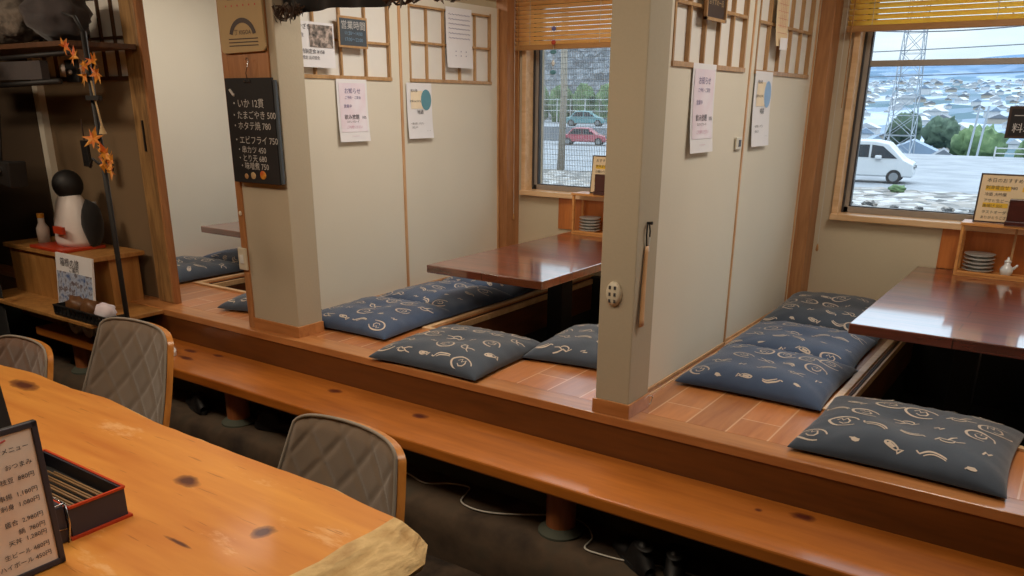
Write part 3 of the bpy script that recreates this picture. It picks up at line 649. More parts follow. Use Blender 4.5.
# ------------------------------------------------------------------ wire screen outside the middle window
t = thing('wire_screen', 'fine pale wire mesh screen outside the middle window', 'screen', (-2.63, 5.02, 0))
b = MB(); x = -.6
while x < .6: b.box(x-.0016,x+.0016,0,.002,.86,2.2); x += .013
z = .88
while z < 2.18: b.box(-.6,.6,.002,.004,z-.0012,z+.0012); z += .035
b.build('mesh_wires', M['whitepaint'], t)
b = MB(); b.box(-.62,-.6,-.01,.01,.84,2.22); b.box(.6,.62,-.01,.01,.84,2.22); b.box(-.62,.62,-.01,.01,.84,.86); b.box(-.62,.62,-.01,.01,2.2,2.22); b.build('frame', M['alu'], t)

# ------------------------------------------------------------------ paper notices
def poster(label, loc, rz, w, h, sheet='paper', curl=.012, name='notice_sheet', group=None):
    t = thing(name, label, 'notice', loc, rz, group)       # origin = top centre, faces local -Y
    b = MB(); b.grid(lambda i, j: (-w/2+w*i, -.004-curl*(1-j)**3, -h+h*j), 2, 10, flip=False); 
    b.build('sheet', M[sheet], t, smooth=True)
    return t
def lines(b, spec, w, h, y=-.007, curl=.012):
    for txt, size, x, z, al in spec: b.text(txt, size, x, z, y-curl*max(0,-z/h)**3, 0, al)
def pr(parent, spec, w, h, mat='ink', name='lettering', y=-.0075, curl=.012):
    b = MB(); lines(b, spec, w, h, y, curl); return b.build(name, M[mat], parent)
def patch(parent, x0, x1, z0, z1, mat, name='print_block', y=-.006, h=.31, curl=.012):
    b = MB(); f = lambda z: y-curl*max(0,-z/h)**3
    b.grid(lambda i, j: (x0+(x1-x0)*i, f(z0+(z1-z0)*j), z0+(z1-z0)*j), 1, 10); return b.build(name, M[mat], parent)
R90 = PI/2
# right booth, near pink notice
def pink_notice(label, loc, w=.225, h=.325):
    t = poster(label, loc, R90, w, h, 'paper')
    patch(t, -w*.43, w*.43, -h*.84, -h*.06, 'paper_pink', h=h)
    pr(t, [('お知らせ',.030,0,-h*.22,'CENTER'),('ご予約・ご宴会',.017,0,-h*.31,'CENTER'),('営業中',.020,-.04,-h*.45,'CENTER')], w, h, 'ink_purple')
    pr(t, [('飲み放題',.027,-.015,-h*.63,'CENTER'),('10%',.02,.075,-h*.63,'CENTER'),('スタンプカード',.013,-.01,-h*.69,'CENTER')], w, h, 'ink', 'price_line')
    pr(t, [('ご利用ください',.017,0,-h*.78,'CENTER'),('-----------',.016,0,-h*.92,'CENTER')], w, h, 'ink_pink', 'footer_text')
    return t
pink_notice('long pink and white notice on the near panel of the right booth', (-1.296,3.14,1.645))
pink_notice('pink and white notice on the near panel of the middle booth', (-3.314,3.265,1.613), .222, .315)
def blue_notice(label, loc, w, h, c):
    t = poster(label, loc, R90, w, h, 'paper')
    b = MB(); n = 20; cx, cz, r = w*.26, -h*.3, .058
    def f(z): return -.0062-.012*max(0,-z/h)**3
    P = [(min(w/2-.004, cx+r*math.cos(2*PI*k/n)*.8), cz+r*math.sin(2*PI*k/n)) for k in range(n)]
    b.add([(x,f(z),z) for x,z in P], [tuple(range(n))]); b.build('print_circle', M[c], t)
    patch(t, -w*.35, w*.12, -h*.46, -h*.14, 'peach', y=-.0058, h=h)
    pr(t, [('旬の味',.02,-w*.36,-h*.16,'LEFT'),('季節のおすすめ',.014,-w*.4,-h*.34,'LEFT'),('地酒',.028,0,-h*.55,'CENTER'),('一度お試しください',.013,-w*.4,-h*.74,'LEFT'),('店主より',.013,-w*.36,-h*.81,'LEFT'),('・・・',.014,w*.2,-h*.88,'LEFT')], w, h, 'ink')
    return t
blue_notice('narrow notice with pale blue print on the far panel of the right booth', (-1.308,3.862,1.64), .235, .322, 'ink_blue')
blue_notice('white notice with teal circle on the far panel of the middle booth', (-3.326,3.818,1.606), .22, .308, 'teal')
# large photo notice, middle booth near panel
t = poster('white price notice with a photo on the near panel lattice of the middle booth', (-3.30,3.01,1.872), R90, .27, .21, 'paper', .002)
patch(t, -.03, .125, -.115, -.012, 'photo', 'printed_photo', h=.21)
pr(t, [('みやざき',.028,-.13,-.035,'LEFT'),('地鶏 生',.02,-.13,-.07,'LEFT'),('一皿',.02,-.13,-.1,'LEFT'),('・ 特製定食 ¥158',.024,-.12,-.145,'LEFT'),('数量限定 品切御免',.018,-.12,-.172,'LEFT')], .27, .21, 'ink', curl=.002)
# small slate sign on lattice
t = thing('slate_sign', 'small slate sign in a pale frame on the middle booth lattice', 'sign', (-3.296,3.275,1.915), R90)
b = MB(); b.box(-.105,.105,-.008,0,-.15,0); b.build('frame', M['lattice'], t, bevel=.002)
b = MB(); b.box(-.094,.094,-.0095,-.007,-.139,-.011); b.build('slate_face', M['slate_blue'], t)
pr(t, [('営業時間',.044,0,-.058,'CENTER')], 1, 1, 'chalk', y=-.0105, curl=0)
pr(t, [('11:30〜14:00',.024,0,-.088,'CENTER'),('17:00〜22:00',.024,0,-.118,'CENTER')], 1, 1, 'chalk_blue', 'hours_text', y=-.0105, curl=0)
# folded striped white sheet on far lattice, middle booth
t = poster('white calendar sheet with purple lines on the far lattice of the middle booth', (-3.318,4.19,2.035), R90, .25, .335, 'paper', .01)
pr(t, [('～～～～～～～',.03,0,-.05-.026*k,'CENTER') for k in range(6)]+[('：：：',.05,.02,-.27,'CENTER')], .25, .335, 'ink_purple', curl=.01)
# right booth lattice notices
t = poster('small brown framed card on the near lattice of the right booth', (-1.288,3.175,1.95), R90, .2, .155, 'kraft', .0, 'framed_card')
b = MB()
for x0,x1,z0,z1 in ((-.1,.1,-.155,-.145),(-.1,.1,-.01,0),(-.1,-.09,-.155,0),(.09,.1,-.155,0)): b.box(x0,x1,-.012,0,z0,z1)
b.build('frame', M['lattice'], t)
patch(t, -.088, .088, -.143, -.012, 'frame_dark', 'card_face', curl=0)
pr(t, [('本日の地酒',.03,0,-.06,'CENTER'),('おすすめ一品',.024,0,-.1,'CENTER')], 1, 1, 'kraft', y=-.0075, curl=0)
t = poster('tan ruled sheet on the far lattice of the right booth', (-1.30,4.0,1.985), R90, .17, .235, 'paper_tan', .012)
pr(t, [('|  |  |  |',.03,0,-.03-.03*k,'CENTER') for k in range(5)]+[('＿＿＿＿＿',.028,0,-.025-.03*k,'CENTER') for k in range(6)], .17, .235, 'ink_red', curl=.012)
b = MB(); b.grid(lambda i,j: (-.05+.1*i, -.022-.014*math.sin(i*PI), -.25+.05*j), 6, 3); b.build('clear_pocket', M['paper'], t, smooth=True)
# switch on far right panel edge
t = thing('door_pull', 'small white square pull with dark slot on the right booth panel', 'door pull', (-1.3+.004,3.575,1.34), R90)
b = MB(); b.box(-.035,.035,-.008,0,-.026,.026); b.build('plate', M['plastic_cream'], t, bevel=.003)
b = MB(); b.box(-.008,.018,-.010,-.007,-.014,.014); b.build('slot', M['switch_dark'], t)

# ------------------------------------------------------------------ pillar attachments
# rounded beige sign, top of the wide pillar
t = thing('arch_sign', 'beige rounded sign with a dark arch on the wide pillar above the blackboard', 'sign', (-3.235,2.55,1.70))
P = []
for cx, cz, a0 in ((.118,.035,-PI/2),(.118,.33,0),(-.138,.33,PI/2),(-.138,.03,PI)):
    for k in range(6): a = a0+PI/2*k/5; P.append((cx+.025*math.cos(a), cz+.025*math.sin(a)))
b = MB(); b.prism(P, -.012, 0); b.build('board', M['kraft'], t, bevel=.002)
b = MB()
for k in range(14):
    a0, a1 = .25+2.64*k/14, .25+2.64*(k+1)/14; q = []
    for a, r in ((a0,.072),(a1,.072),(a1,.095),(a0,.095)): q.append((r*math.cos(a), -.0135, .065+r*math.sin(a)*.9))
    b.add(q, [(0,1,2,3)])
b.build('arch_band', M['frame_dark'], t)
pr(t, [('丁 KIGOA',.026,0,.082,'CENTER')], 1, 1, 'frame_dark', y=-.0135, curl=0)
b = MB()
for z in (.062,.048,.034): b.box(-.1,.1,-.0135,-.012,z,z+.004)
b.build('rule_lines', M['frame_dark'], t)
for x in (-.05,.04):
    b = MB(); b.prism([(x-.035,.225),(x+.03,.225),(x+.035,.30),(x-.04,.30)], -.0135, -.012); b.build('cup_print', M['black'], t)
pr(t, [('・・・・・・',.04,0,.185,'CENTER')], 1, 1, 'ink_red', 'small_text', y=-.0135, curl=0)
# hanging blackboard
t = thing('hanging_blackboard', 'tall black menu board with chalk lines hanging on the wide pillar', 'blackboard', (-3.222,2.54,1.60), 0)
b = MB(); b.box(-.165,.165,-.012,0,-.465,0); b.build('board', M['slate'], t, bevel=.002)
b = MB(); b.box(.165,.18,-.006,.006,-.46,-.01); b.build('side_edge', M['slate_blue'], t)
pr(t, [('・いか 12貫',.044,-.13,-.125,'LEFT'),('・たまごやき 500',.040,-.135,-.175,'LEFT'),('・ホタテ焼 780',.040,-.135,-.222,'LEFT'),('・エビフライ 750',.040,-.135,-.285,'LEFT'),('・串カツ 450',.036,-.12,-.327,'LEFT'),('・とり天 680',.036,-.12,-.365,'LEFT'),('・味噌煮 750',.036,-.11,-.400,'LEFT')], 1, 1, 'chalk', y=-.0135, curl=0)
b = MB(); b.tube([(-.13,-.014,-.05),(-.11,-.014,-.07),(-.1,-.014,-.075)], .006, 6); b.build('chalk_leaf', M['chalk'], t)
for x, z, r, mt in ((-.07,-.435,.014,'lattice'),(-.02,-.43,.018,'kraft'),(.05,-.425,.022,'leaf_orange')):
    b = MB(); b.ball((x,-.012,z),(r,.004,r*.9),12,6,jit=.2); b.build('drawn_food', M[mt], t)
b = MB(); b.tube([(0,-.01,-.012),(.0,-.016,.02),(.012,-.016,.045),(.02,-.012,.07),(.008,-.008,.085),(-.006,-.008,.075)], .002, 6); b.box(-.022,.022,-.018,.0,-.02,-.008); b.build('hook_clip', M['chrome'], t)
# wall socket on the wide pillar left side
t = thing('wall_socket', 'cream wall switch plate low on the left edge of the wide pillar', 'switch', (-3.41,2.553,.755))
b = MB(); b.box(-.03,.032,-.012,0,-.055,.055); b.build('plate', M['plastic_cream'], t, bevel=.004)
b = MB(); b.box(-.012,.014,-.018,-.011,-.022,.022); b.build('rocker', M['ceramic'], t, bevel=.002)
# oval socket on the narrow pillar
t = thing('oval_socket', 'cream oval wall socket on the front of the narrow pillar', 'socket', (-1.318,2.535,.861))
b = MB(); b.T = Matrix.Rotation(PI/2, 4, 'X'); b.lathe([(.031,0),(.031,.006),(.026,.014),(.02,.018),(.001,.018)], 28, sx=1, sy=1.45); b.build('plate', M['plastic_cream'], t, smooth=True)
b = MB()
for dx in (-.010,.010):
    for dz in (-.024,0,.024): b.box(dx-.004,dx+.004,-.0195,-.017,dz-.006,dz+.006)
b.build('slots', M['switch_dark'], t)
# small round button
b = MB(); b.ball((0,0,0),(.01,.006,.012),12,6); o = b.build('call_button', M['plastic_cream'], smooth=True); o.location = (-3.4,2.551,.98); tag(o, 'tiny cream button on the cedar edge of the wide pillar', 'button')
# shoehorn hanging on the side of the narrow pillar
t = thing('shoehorn', 'long wooden shoehorn hanging by a black cord from the narrow pillar side', 'shoehorn', (-1.238,2.60,1.10), R90)
b = MB(); b.grid(lambda i,j: ((-.012-.006*(1-j)+ (.024+.012*(1-j))*i)-.02*(1-j), -.006-.004*math.sin(PI*i)-.006*(1-j)**2, -.355+.285*j), 4, 12); b.build('blade', M['cedar_z'], t, smooth=True).modifiers.new('s','SOLIDIFY').thickness = .004
b = MB(); b.tube([(.0,-.005,-.08),(-.012,-.006,-.03),(-.008,-.006,.005),(.004,-.006,.012),(.015,-.006,-.02),(.012,-.005,-.09)], .0028, 8); b.build('cord', M['black'], t, smooth=True)
b = MB(); b.tube([(.012,-.005,-.09),(.013,-.006,-.04)], .0035, 8); b.build('white_tip', M['ceramic'], t)
b = MB(); b.T = Matrix.Rotation(PI/2,4,'X'); b.lathe([(.004,0),(.006,.02)], 10, (0,.01,0)); b.build('peg', M['steel_dark'], t)

# ------------------------------------------------------------------ table racks
def rack(x0, x1, y0, label, side):
    t = thing('tabletop_rack', label, 'rack', (x0, y0, .69)); w = x1-x0; d = .14; h = .265; th = .014
    b = MB(); b.box(0,w,0,d,0,th); b.build('base_board', M['rackwood'], t, bevel=.002)
    b = MB(); b.box(-.005,w+.005,-.006,d,h-th,h); b.build('top_board', M['rackwood'], t, bevel=.002)
    for xx in (0, w-th):
        b = MB(); b.box(xx,xx+th,0,.018,th,h-th); b.box(xx,xx+th,d-.018,d,th,h-th); b.build('side_frame', M['rackwood'], t, bevel=.002)
    b = MB(); b.box(th,w-th,-.004,.004,th,th+.012); b.build('front_lip', M['rackwood'], t)
    b = MB(); b.box(w*.5-.005,w*.5+.005,d*.5,d*.55,th,h-th); b.build('divider', M['lattice'], t)
    pc = (x0+.098, y0+.07)
    nm = ['bottom','second from bottom','middle','second from top','topmost']
    for k in range(5):
        b = MB(); b.lathe([(.036,0),(.042,.006),(.066,.014),(.070,.019),(.067,.020),(.040,.010),(.001,.009)], 32)
        b.lathe([(.0703,.0182),(.0710,.0192),(.0703,.0202),(.0690,.0203)], 32, mi=1)
        o = b.build('small_plate', [M['ceramic'], M['ceramic_rim']], smooth=True); o.location = (pc[0], pc[1], .69+th+.019*k)
        tag(o, '%s small white plate of the stack in the %s rack' % (nm[k], side), 'plate', 'small plates stacked in the %s rack' % side)
    return t
rack(-.49, -.02, 4.61, 'pale wooden rack of plates on the right booth table', 'right')
rack(-2.735, -2.30, 4.61, 'pale wooden rack of plates on the middle booth table', 'middle')
# soy sauce jug
def jug(x, y, label):
    t = thing('soy_sauce_jug', label, 'jug', (x,y,.704))
    b = MB(); b.lathe([(.018,0),(.028,.01),(.030,.03),(.022,.045),(.013,.055),(.015,.066)], 20); b.build('body', M['ceramic'], t, smooth=True)
    b = MB(); b.lathe([(.016,.066),(.016,.072),(.006,.08),(.005,.09),(.001,.092)], 16); b.build('lid', M['ceramic'], t, smooth=True)
    b = MB(); b.tube([(.026,0,.035),(.04,0,.05),(.043,0,.058)], [.008,.006,.004], 8); b.build('spout', M['ceramic'], t, smooth=True)
jug(-.265, 4.67, 'small white ceramic soy sauce jug in the right rack')
jug(-2.44, 4.67, 'small white ceramic soy sauce jug in the middle rack')
b = MB(); b.lathe([(.024,0),(.026,.05),(.018,.07),(.012,.075),(.013,.1),(.012,.105)], 18); o = b.build('clear_bottle', M['shoji_dim'], smooth=True); o.location = (-.16,4.67,.704); tag(o, 'pale condiment bottle right of the jug in the right rack', 'bottle')
# wall boards behind racks
for x0, x1, l in ((-.59,.0,'orange wooden board on the wall behind the right rack'), (-2.935,-2.3,'orange wooden board on the wall behind the middle rack')):
    b = MB(); b.box(x0,x1,BY-.012,BY-.001,.691,.895); tag(b.build('wall_board', M['ledgewood'], bevel=.002), l, 'board')
# sign stands on racks
def menu_sign(x, y, w, h, label, spec, tilt=.12):
    t = thing('menu_stand', label, 'menu', (x,y,.956)); t.rotation_euler = (-tilt,0,0)
    b = MB(); b.box(0,w,0,.008,0,h); b.build('backing', M['frame_dark'], t, bevel=.002)
    b = MB(); b.box(.008,w-.008,-.002,.001,.008,h-.008); b.build('card', M['paper_tan'], t)
    b = MB()
    for i, (tx, sz, xx, zz) in enumerate(spec): b.text(tx, sz, xx, zz, -.0035)
    b.build('lettering', M['ink'], t)
    b = MB()
    for zz in (h*.68, h*.34): b.box(.03,.03+w*.36,-.003,-.002,zz-.006,zz+.016)
    b.box(w*.62,w*.9,-.003,-.002,h*.68-.006,h*.68+.016); b.build('marker_stripe', M['ink_yellow'], t)
menu_sign(-.452, 4.655, .30, .235, 'tan menu card in a dark frame standing on the right rack', [('本日のおすすめ',.022,.03,.195),('刺身盛合せ 980',.02,.03,.162),('冷酒 大吟醸',.018,.03,.13),('アサヒ生ビール 480',.018,.03,.1),('唐揚げ 550',.018,.03,.075),('ラストオーダー 21:30',.018,.03,.045),('ありがとうございます',.016,.03,.02)])
menu_sign(-2.635, 4.655, .20, .235, 'tan menu card in a brown frame standing on the middle rack', [('おすすめ',.022,.03,.195),('焼魚定食',.02,.03,.162),('日替わり',.018,.03,.13),('生ビール',.018,.03,.1),('枝豆',.018,.03,.075),('ご飯',.018,.03,.045)])
for x, y, l in ((-.305,4.60,'dark brown wooden block in front of the menu card on the right rack'), (-2.57,4.60,'dark brown wooden block in front of the menu card on the middle rack')):
    t = thing('card_holder', l, 'holder', (x,y,.955))
    b = MB(); b.box(0,.10,0,.03,.02,.125); b.build('face', M['table_edge'], t, bevel=.003)
    b = MB(); b.box(-.005,.105,-.005,.045,0,.02); b.build('foot', M['table_edge'], t, bevel=.002)
# dark framed sign hanging in the right window
t = thing('hanging_plaque', 'small dark framed sign hanging against the right window', 'sign', (-.385,4.66,1.355)); t.rotation_euler = (0,0,0)
b = MB(); b.box(0,.14,0,.012,0,.145); b.build('frame', M['frame_dark'], t, bevel=.002)
b = MB(); b.box(.012,.128,-.002,.001,.012,.133); b.build('face', M['slate'], t)
pr(t, [('一品',.046,.07,.085,'CENTER'),('料理',.046,.07,.03,'CENTER')], 1, 1, 'chalk', y=-.003, curl=0)
b = MB(); b.tube([(.02,.006,.145),(.07,.006,.50),(.12,.006,.145)], .0012, 5); b.build('hanging_cord', M['cable'], t)

# ------------------------------------------------------------------ black valance + dried garland near the top
t = thing('black_noren', 'black cloth valance across the top of the middle booth opening', 'curtain', (-2.74,2.62,1.865))
def nor(i, j):
    x = -.33+.66*i; return (x, .012*math.sin(i*22), -.005*math.sin(i*9)+.0+.5*j)
b = MB(); b.grid(nor, 60, 6); b.build('cloth', M['black_cloth'], t, smooth=True)
b = MB(); b.tube([(-.38,.02,.5),(1.2,.02,.5)], .012, 10); b.build('rod', M['dark_edge'], t, smooth=True)
def garland(name, label, x0, x1, z, seed, r=.03):
    rnd = random.Random(seed); b = MB()
    for k in range(7):
        pts = []
        for i in range(9):
            u = i/8; pts.append((x0+(x1-x0)*u, 2.57+rnd.uniform(-.02,.02), z+rnd.uniform(-r,r)))
        b.tube(pts, .004, 5)
    for xx in (x0+.04, x1-.04): b.tube([(xx,2.57,z),(xx,2.62,2.36)], .0015, 5)
    t = thing(name, label, 'garland', (0,0,0)); b.build('vines', M['frame_dark'], t)
    b = MB()
    for k in range(26):
        x = rnd.uniform(x0,x1); zz = z+rnd.uniform(-r,r*1.1); a = rnd.uniform(0,PI)
        b.T = Matrix.Translation((x,2.57+rnd.uniform(-.02,.02),zz)) @ Matrix.Rotation(a,4,'Y')
        b.add([(-.02,0,0),(0,-.006,.010),(.022,0,0),(0,.004,-.010)], [(0,1,2,3)])
    b.build('dry_leaves', M['fur'], t)
garland('twig_garland', 'brown dried twig garland at the top beside the black valance', -2.40, -1.98, 1.885, 3)
garland('dried_bouquet', 'small dried leaf bunch at the left end of the black valance', -3.04, -2.88, 1.86, 5, .032)

# ------------------------------------------------------------------ cable and shoes
b = MB()
P = [(-2.75,2.36),(-2.45,2.38),(-2.2,2.36),(-2.06,2.33),(-1.97,2.385),(-1.885,2.405),(-1.86,2.36),(-1.83,2.285),(-1.74,2.265),(-1.64,2.295),(-1.52,2.37),(-1.43,2.425),(-1.33,2.41),(-1.26,2.34),(-1.245,2.26),(-1.17,2.255),(-1.08,2.27),(-.95,2.31),(-.7,2.33)]
S = []
for i in range(len(P)-1):
    p0, p1, p2, p3 = [Vector(P[max(0,min(len(P)-1,i+k))]) for k in (-1,0,1,2)]
    for q in range(6):
        s = q/6; v = .5*((2*p1)+(p2-p0)*s+(2*p0-5*p1+4*p2-p3)*s*s+(3*p1-p0-3*p2+p3)*s**3); S.append((v.x, v.y, -.012))
b.tube(S, .0035, 6); tag(b.build('power_cable', M['cable'], smooth=True), 'thin white cable snaking along the concrete ledge under the bench', 'cable')
def shoe(loc, rz, label, tilt=0):
    t = thing('black_shoe', label, 'shoe', loc, rz, 'black shoes under the bench'); t.rotation_euler = (tilt,0,rz)
    b = MB()
    def fn(i, j):
        y = -.13+.26*j; w = .045*(1-.25*math.cos((j-.35)*5))*math.sin(PI*min(1,max(.02,j*.96+.03)))**.35; a = PI*i
        h = (.045+.05*max(0,1-abs(j-.22)*4)*.9+.03*(j<.5)) * math.sin(PI*min(1,max(.03,j)))**.4
        return (w*math.cos(a), y, .012+h*math.sin(a)**.8 if math.sin(a) > 0 else .012)
    b.grid(fn, 14, 18); b.build('upper', M['shoe'], t, smooth=True)
    b = MB(); poly = [(.04*math.sin(k/20*2*PI)*(1+.15*math.cos(k/20*2*PI)), .135*math.cos(k/20*2*PI)) for k in range(20)]; b.slab(poly[::-1], 0, .018); b.build('sole', M['tyre'], t)
    b = MB(); b.lathe([(.024,.088),(.03,.094),(.026,.098)], 16, (0,-.07,0), sy=1.5); b.build('collar', M['black'], t, smooth=True)
shoe((-1.07,2.30,-.02), .9, 'black shoe standing left of the pair under the bench')
shoe((-.93,2.335,-.02), .35, 'black shoe standing right of the pair under the bench', 0)
shoe((-3.62,2.33,-.02), 1.2, 'dark shoe in shadow left of the far bench post')
shoe((-3.02,2.38,-.02), -1.1, 'dark shoe in shadow right of the far bench post')

# ------------------------------------------------------------------ counter
t = thing('counter_slab', 'live edge orange wooden counter slab in the foreground', 'counter')
top = []; low = []
for k in range(60):
    x = -5.0+3.66*k/59
    E_ = [(-5.2,1.40),(-4.2,1.43),(-3.538,1.406),(-3.335,1.436),(-3.026,1.424),(-2.806,1.445),(-2.483,1.411),(-1.993,1.404),(-1.604,1.409),(-1.332,1.381)]
    y = next(a[1]+(c[1]-a[1])*(x-a[0])/(c[0]-a[0]) for a, c in zip(E_, E_[1:]) if x <= c[0]+1e-6 or c is E_[-1])+.004*noise.noise(Vector((x*14,0,0))); top.append((x,y)); low.append((x,y+.03+.012*noise.noise(Vector((x*6,3,0)))))
top[-1] = (-1.335,1.385); low[-1] = (-1.24,1.405)
for k in range(1,26):
    y = 1.385-1.1*k/25; top.append((-1.335+.012*noise.noise(Vector((y*9,1,0)))+.004*math.sin(y*30), y)); low.append((-1.21+.02*noise.noise(Vector((y*5,2,0)))+.025*math.cos((1.385-y)*2), y-.01))
top += [(-1.335,.28),(-5.0,.28)]; low += [(-1.22,.27),(-5.0,.25)]
top = top[::-1]; low = low[::-1]
b = MB(); n = len(top); z1, z0 = .47, .385
ring = []
for s, z in ((0,z1),(.25,z1-.006),(.75,z1-.035),(1.0,z1-.06),(.9,z0)):
    for (a, c) in zip(top, low):
        j = .006*noise.noise(Vector((a[0]*12,a[1]*12,z*60))) if s > 0 else 0
        ring.append((a[0]+(c[0]-a[0])*s+j, a[1]+(c[1]-a[1])*s+j, z))
fs = [tuple(range(n))[::-1], tuple(range(4*n,5*n))]
b.add(ring, [fs[0][::-1]], 0); b.f[-1] = tuple(range(n)); 
o0 = 0
side = [(r*n+i, (r+1)*n+i, (r+1)*n+(i+1)%n, r*n+(i+1)%n) for r in range(4) for i in range(n)]
b.f += side; b.m += [1]*len(side); b.f.append(tuple(range(5*n-1,4*n-1,-1))); b.m.append(1)
b.build('slab', [M['counter'], M['bark']], t)
for x in (-1.75,-3.2,-4.6):
    b = MB(); b.box(x-.05,x+.05,.5,1.15,FL,z0+.002); b.build('support', M['table_edge'], t, bevel=.004)

# ------------------------------------------------------------------ chairs
def make_chair(loc, rz, label, fab='seatfab', hz=0, sc=1):
    t = thing('dining_chair', label, 'chair', loc, rz, 'quilted chairs along the counter')
    W, H = .312, .40                     # half width at the widest, back height
    zs = .19+.25+hz
    def shape(u, v, off):                # u -1..1 across, v 0..1 up; returns centre surface point pushed by off along normal (+y)
        w = W*(1.0-.20*v**1.2)
        # rounded top corners
        z = zs+H*v-.030*abs(u)**7*v**3 - .012*abs(u)**2*v
        a = u*.9
        x = w*math.sin(a)/math.sin(.9); y = .225-.17*(1-math.cos(a))*1.15*(1-.25*v)+.075*v-.03*(1-v)**2
        nx, ny = math.sin(a)*.75, math.cos(a)
        return Vector((x+nx*off, y+ny*off, z))
    N, K = 56, 44
    def quilt(u, v):
        p = (u*1.9+v*2.3+.2); q = (u*1.9-v*2.3+.2)
        d = min(abs((p%1)-.5), abs((q%1)-.5)); d2 = .5-max(abs((p % 1)-.5), abs((q % 1)-.5))
        d2 = min(.5-abs((p%1)-.5), .5-abs((q%1)-.5))
        e = min(1, (1-abs(u))*9, (1-v)*10, v*10+.2)
        return (min(1, d2*6)**.6)*.009*e + .006*e
    b = MB()
    b.grid(lambda i, j: shape((i*2-1)*.985, j*.985+.004, -.022-quilt(i*2-1, j)), N, K, flip=False)
    b.build('backrest', M[fab], t, smooth=True)
    b = MB(); b.grid(lambda i, j: shape(i*2-1, j*.96, -.018), 28, 20, flip=False); b.grid(lambda i, j: shape(i*2-1, j*.96, .010), 28, 20, flip=True)
    # rim closing the shell
    rim = [(-1, j/20) for j in range(21)]+[(-1+2*i/28, 1) for i in range(1,29)]+[(1, 1-j/20) for j in range(1,21)]
    vs = []; 
    for (u, v) in rim: vs.append(shape(u, v*.96, -.018)); vs.append(shape(u, v*.96, .010))
    b.add(vs, [(2*i,2*i+1,2*i+3,2*i+2) for i in range(len(rim)-1)])
    b.build('wood_shell', M['bentwood'], t, smooth=True)
    b = MB(); b.tube([shape(u*.985, min(v,.985), -.026) for u, v in rim], .0055, 8); b.build('piping', M['piping'], t, smooth=True)
    # seat
    def seat(i, j):
        a = 2*PI*i; r = j; c, s_ = math.cos(a), math.sin(a); k = (abs(c)**3.4+abs(s_)**3.4)**(-1/3.4)
        x, y = .225*r*k*c, .215*r*k*s_-.0
        return (x, y, zs-.03+.03*(1-r**4)**.5*1)
    b = MB(); b.grid(seat, 40, 12); b.grid(lambda i, j: (lambda p: (p[0], p[1], zs-.075))(seat(i, j)), 40, 12, flip=True)
    b.grid(lambda i, j: (lambda p: (p[0]*(1+.03*math.sin(PI*j)), p[1]*(1+.03*math.sin(PI*j)), zs-.075+.045*j))(seat(i, 1)), 40, 4)
    b.build('seat', M[fab], t, smooth=True)
    b = MB(); b.lathe([(.12,zs-.10),(.14,zs-.075)], 20); b.build('seat_plate', M['steel_dark'], t)
    for sx in (-1,1):
        for sy in (-1,1):
            b = MB(); b.tube([(sx*.10,sy*.10,zs-.09),(sx*.2,sy*.2,0)], [.018,.011], 10); b.build('leg', M['legwood'], t, smooth=True)
    t.scale = (sc,sc,sc)
    return t
make_chair((-1.785,1.40,FL), -.03, 'taupe quilted chair tucked under the counter, nearest the camera', hz=-.045)
make_chair((-3.18,1.56,FL), .02, 'taupe quilted chair with high wooden shell edge, second along the counter', hz=.035)
make_chair((-3.62,1.32,FL), .0, 'small brown chair back at the far left end of the counter', 'seatfab2', hz=.012, sc=.92)

# ------------------------------------------------------------------ things on the counter
CT = .47
t = thing('menu_board', 'white price menu in a thick dark frame leaning at the left edge', 'menu', (-1.82,.775,CT+.002), R90+.0)
h, w = .355, .30
t.rotation_euler = (-.03, 0, R90)
b = MB(); b.box(-w,0,0,.010,.0,h); b.build('backing', M['black'], t, bevel=.002)
b = MB()
for x0,x1,z0_,z1_ in ((-w,0,0,.014),(-w,0,h-.014,h),(-w,-w+.014,0,h),(-.014,0,0,h)): b.box(x0,x1,-.006,.002,z0_,z1_)
b.build('frame', M['navy_box'], t, bevel=.002)
b = MB(); b.box(-w+.014,-.014,-.002,.0,.014,h-.014); b.build('card', M['paper_menu'], t)
b = MB()
for tx, z in (('メニュー',.30),('おつまみ',.262),('枝豆  880円',.232),('串揚  1,180円',.196),('刺身  1,080円',.172),('盛合  2,980円',.133),('鍋  780円',.108),('天丼  1,280円',.088),('生ビール 480円',.058),('ハイボール 450円',.034)): b.text(tx, .0145, -.026, z, -.0035, 0, 'RIGHT')
b.build('lettering', M['ink'], t)
b = MB(); b.tube([(-.12,-.003,.305),(-.09,-.003,.325),(-.07,-.003,.33)], .002, 5); b.build('flourish', M['ink_red'], t)
b = MB(); b.bar((-.04,.01,h*.7),(-.04,.11,.0),.02,.006); b.build('stand_strut', M['black'], t)
t = thing('menu_board', 'black menu board edge standing behind the white menu', 'menu', (-2.02,.82,CT), R90)
t.rotation_euler = (-.12,0,R90+.15)
b = MB(); b.box(-.28,0,0,.012,0,.40); b.build('backing', M['black'], t, bevel=.002)
b = MB(); b.box(-.27,-.01,-.003,.0,.01,.39); b.build('face', M['slate'], t)
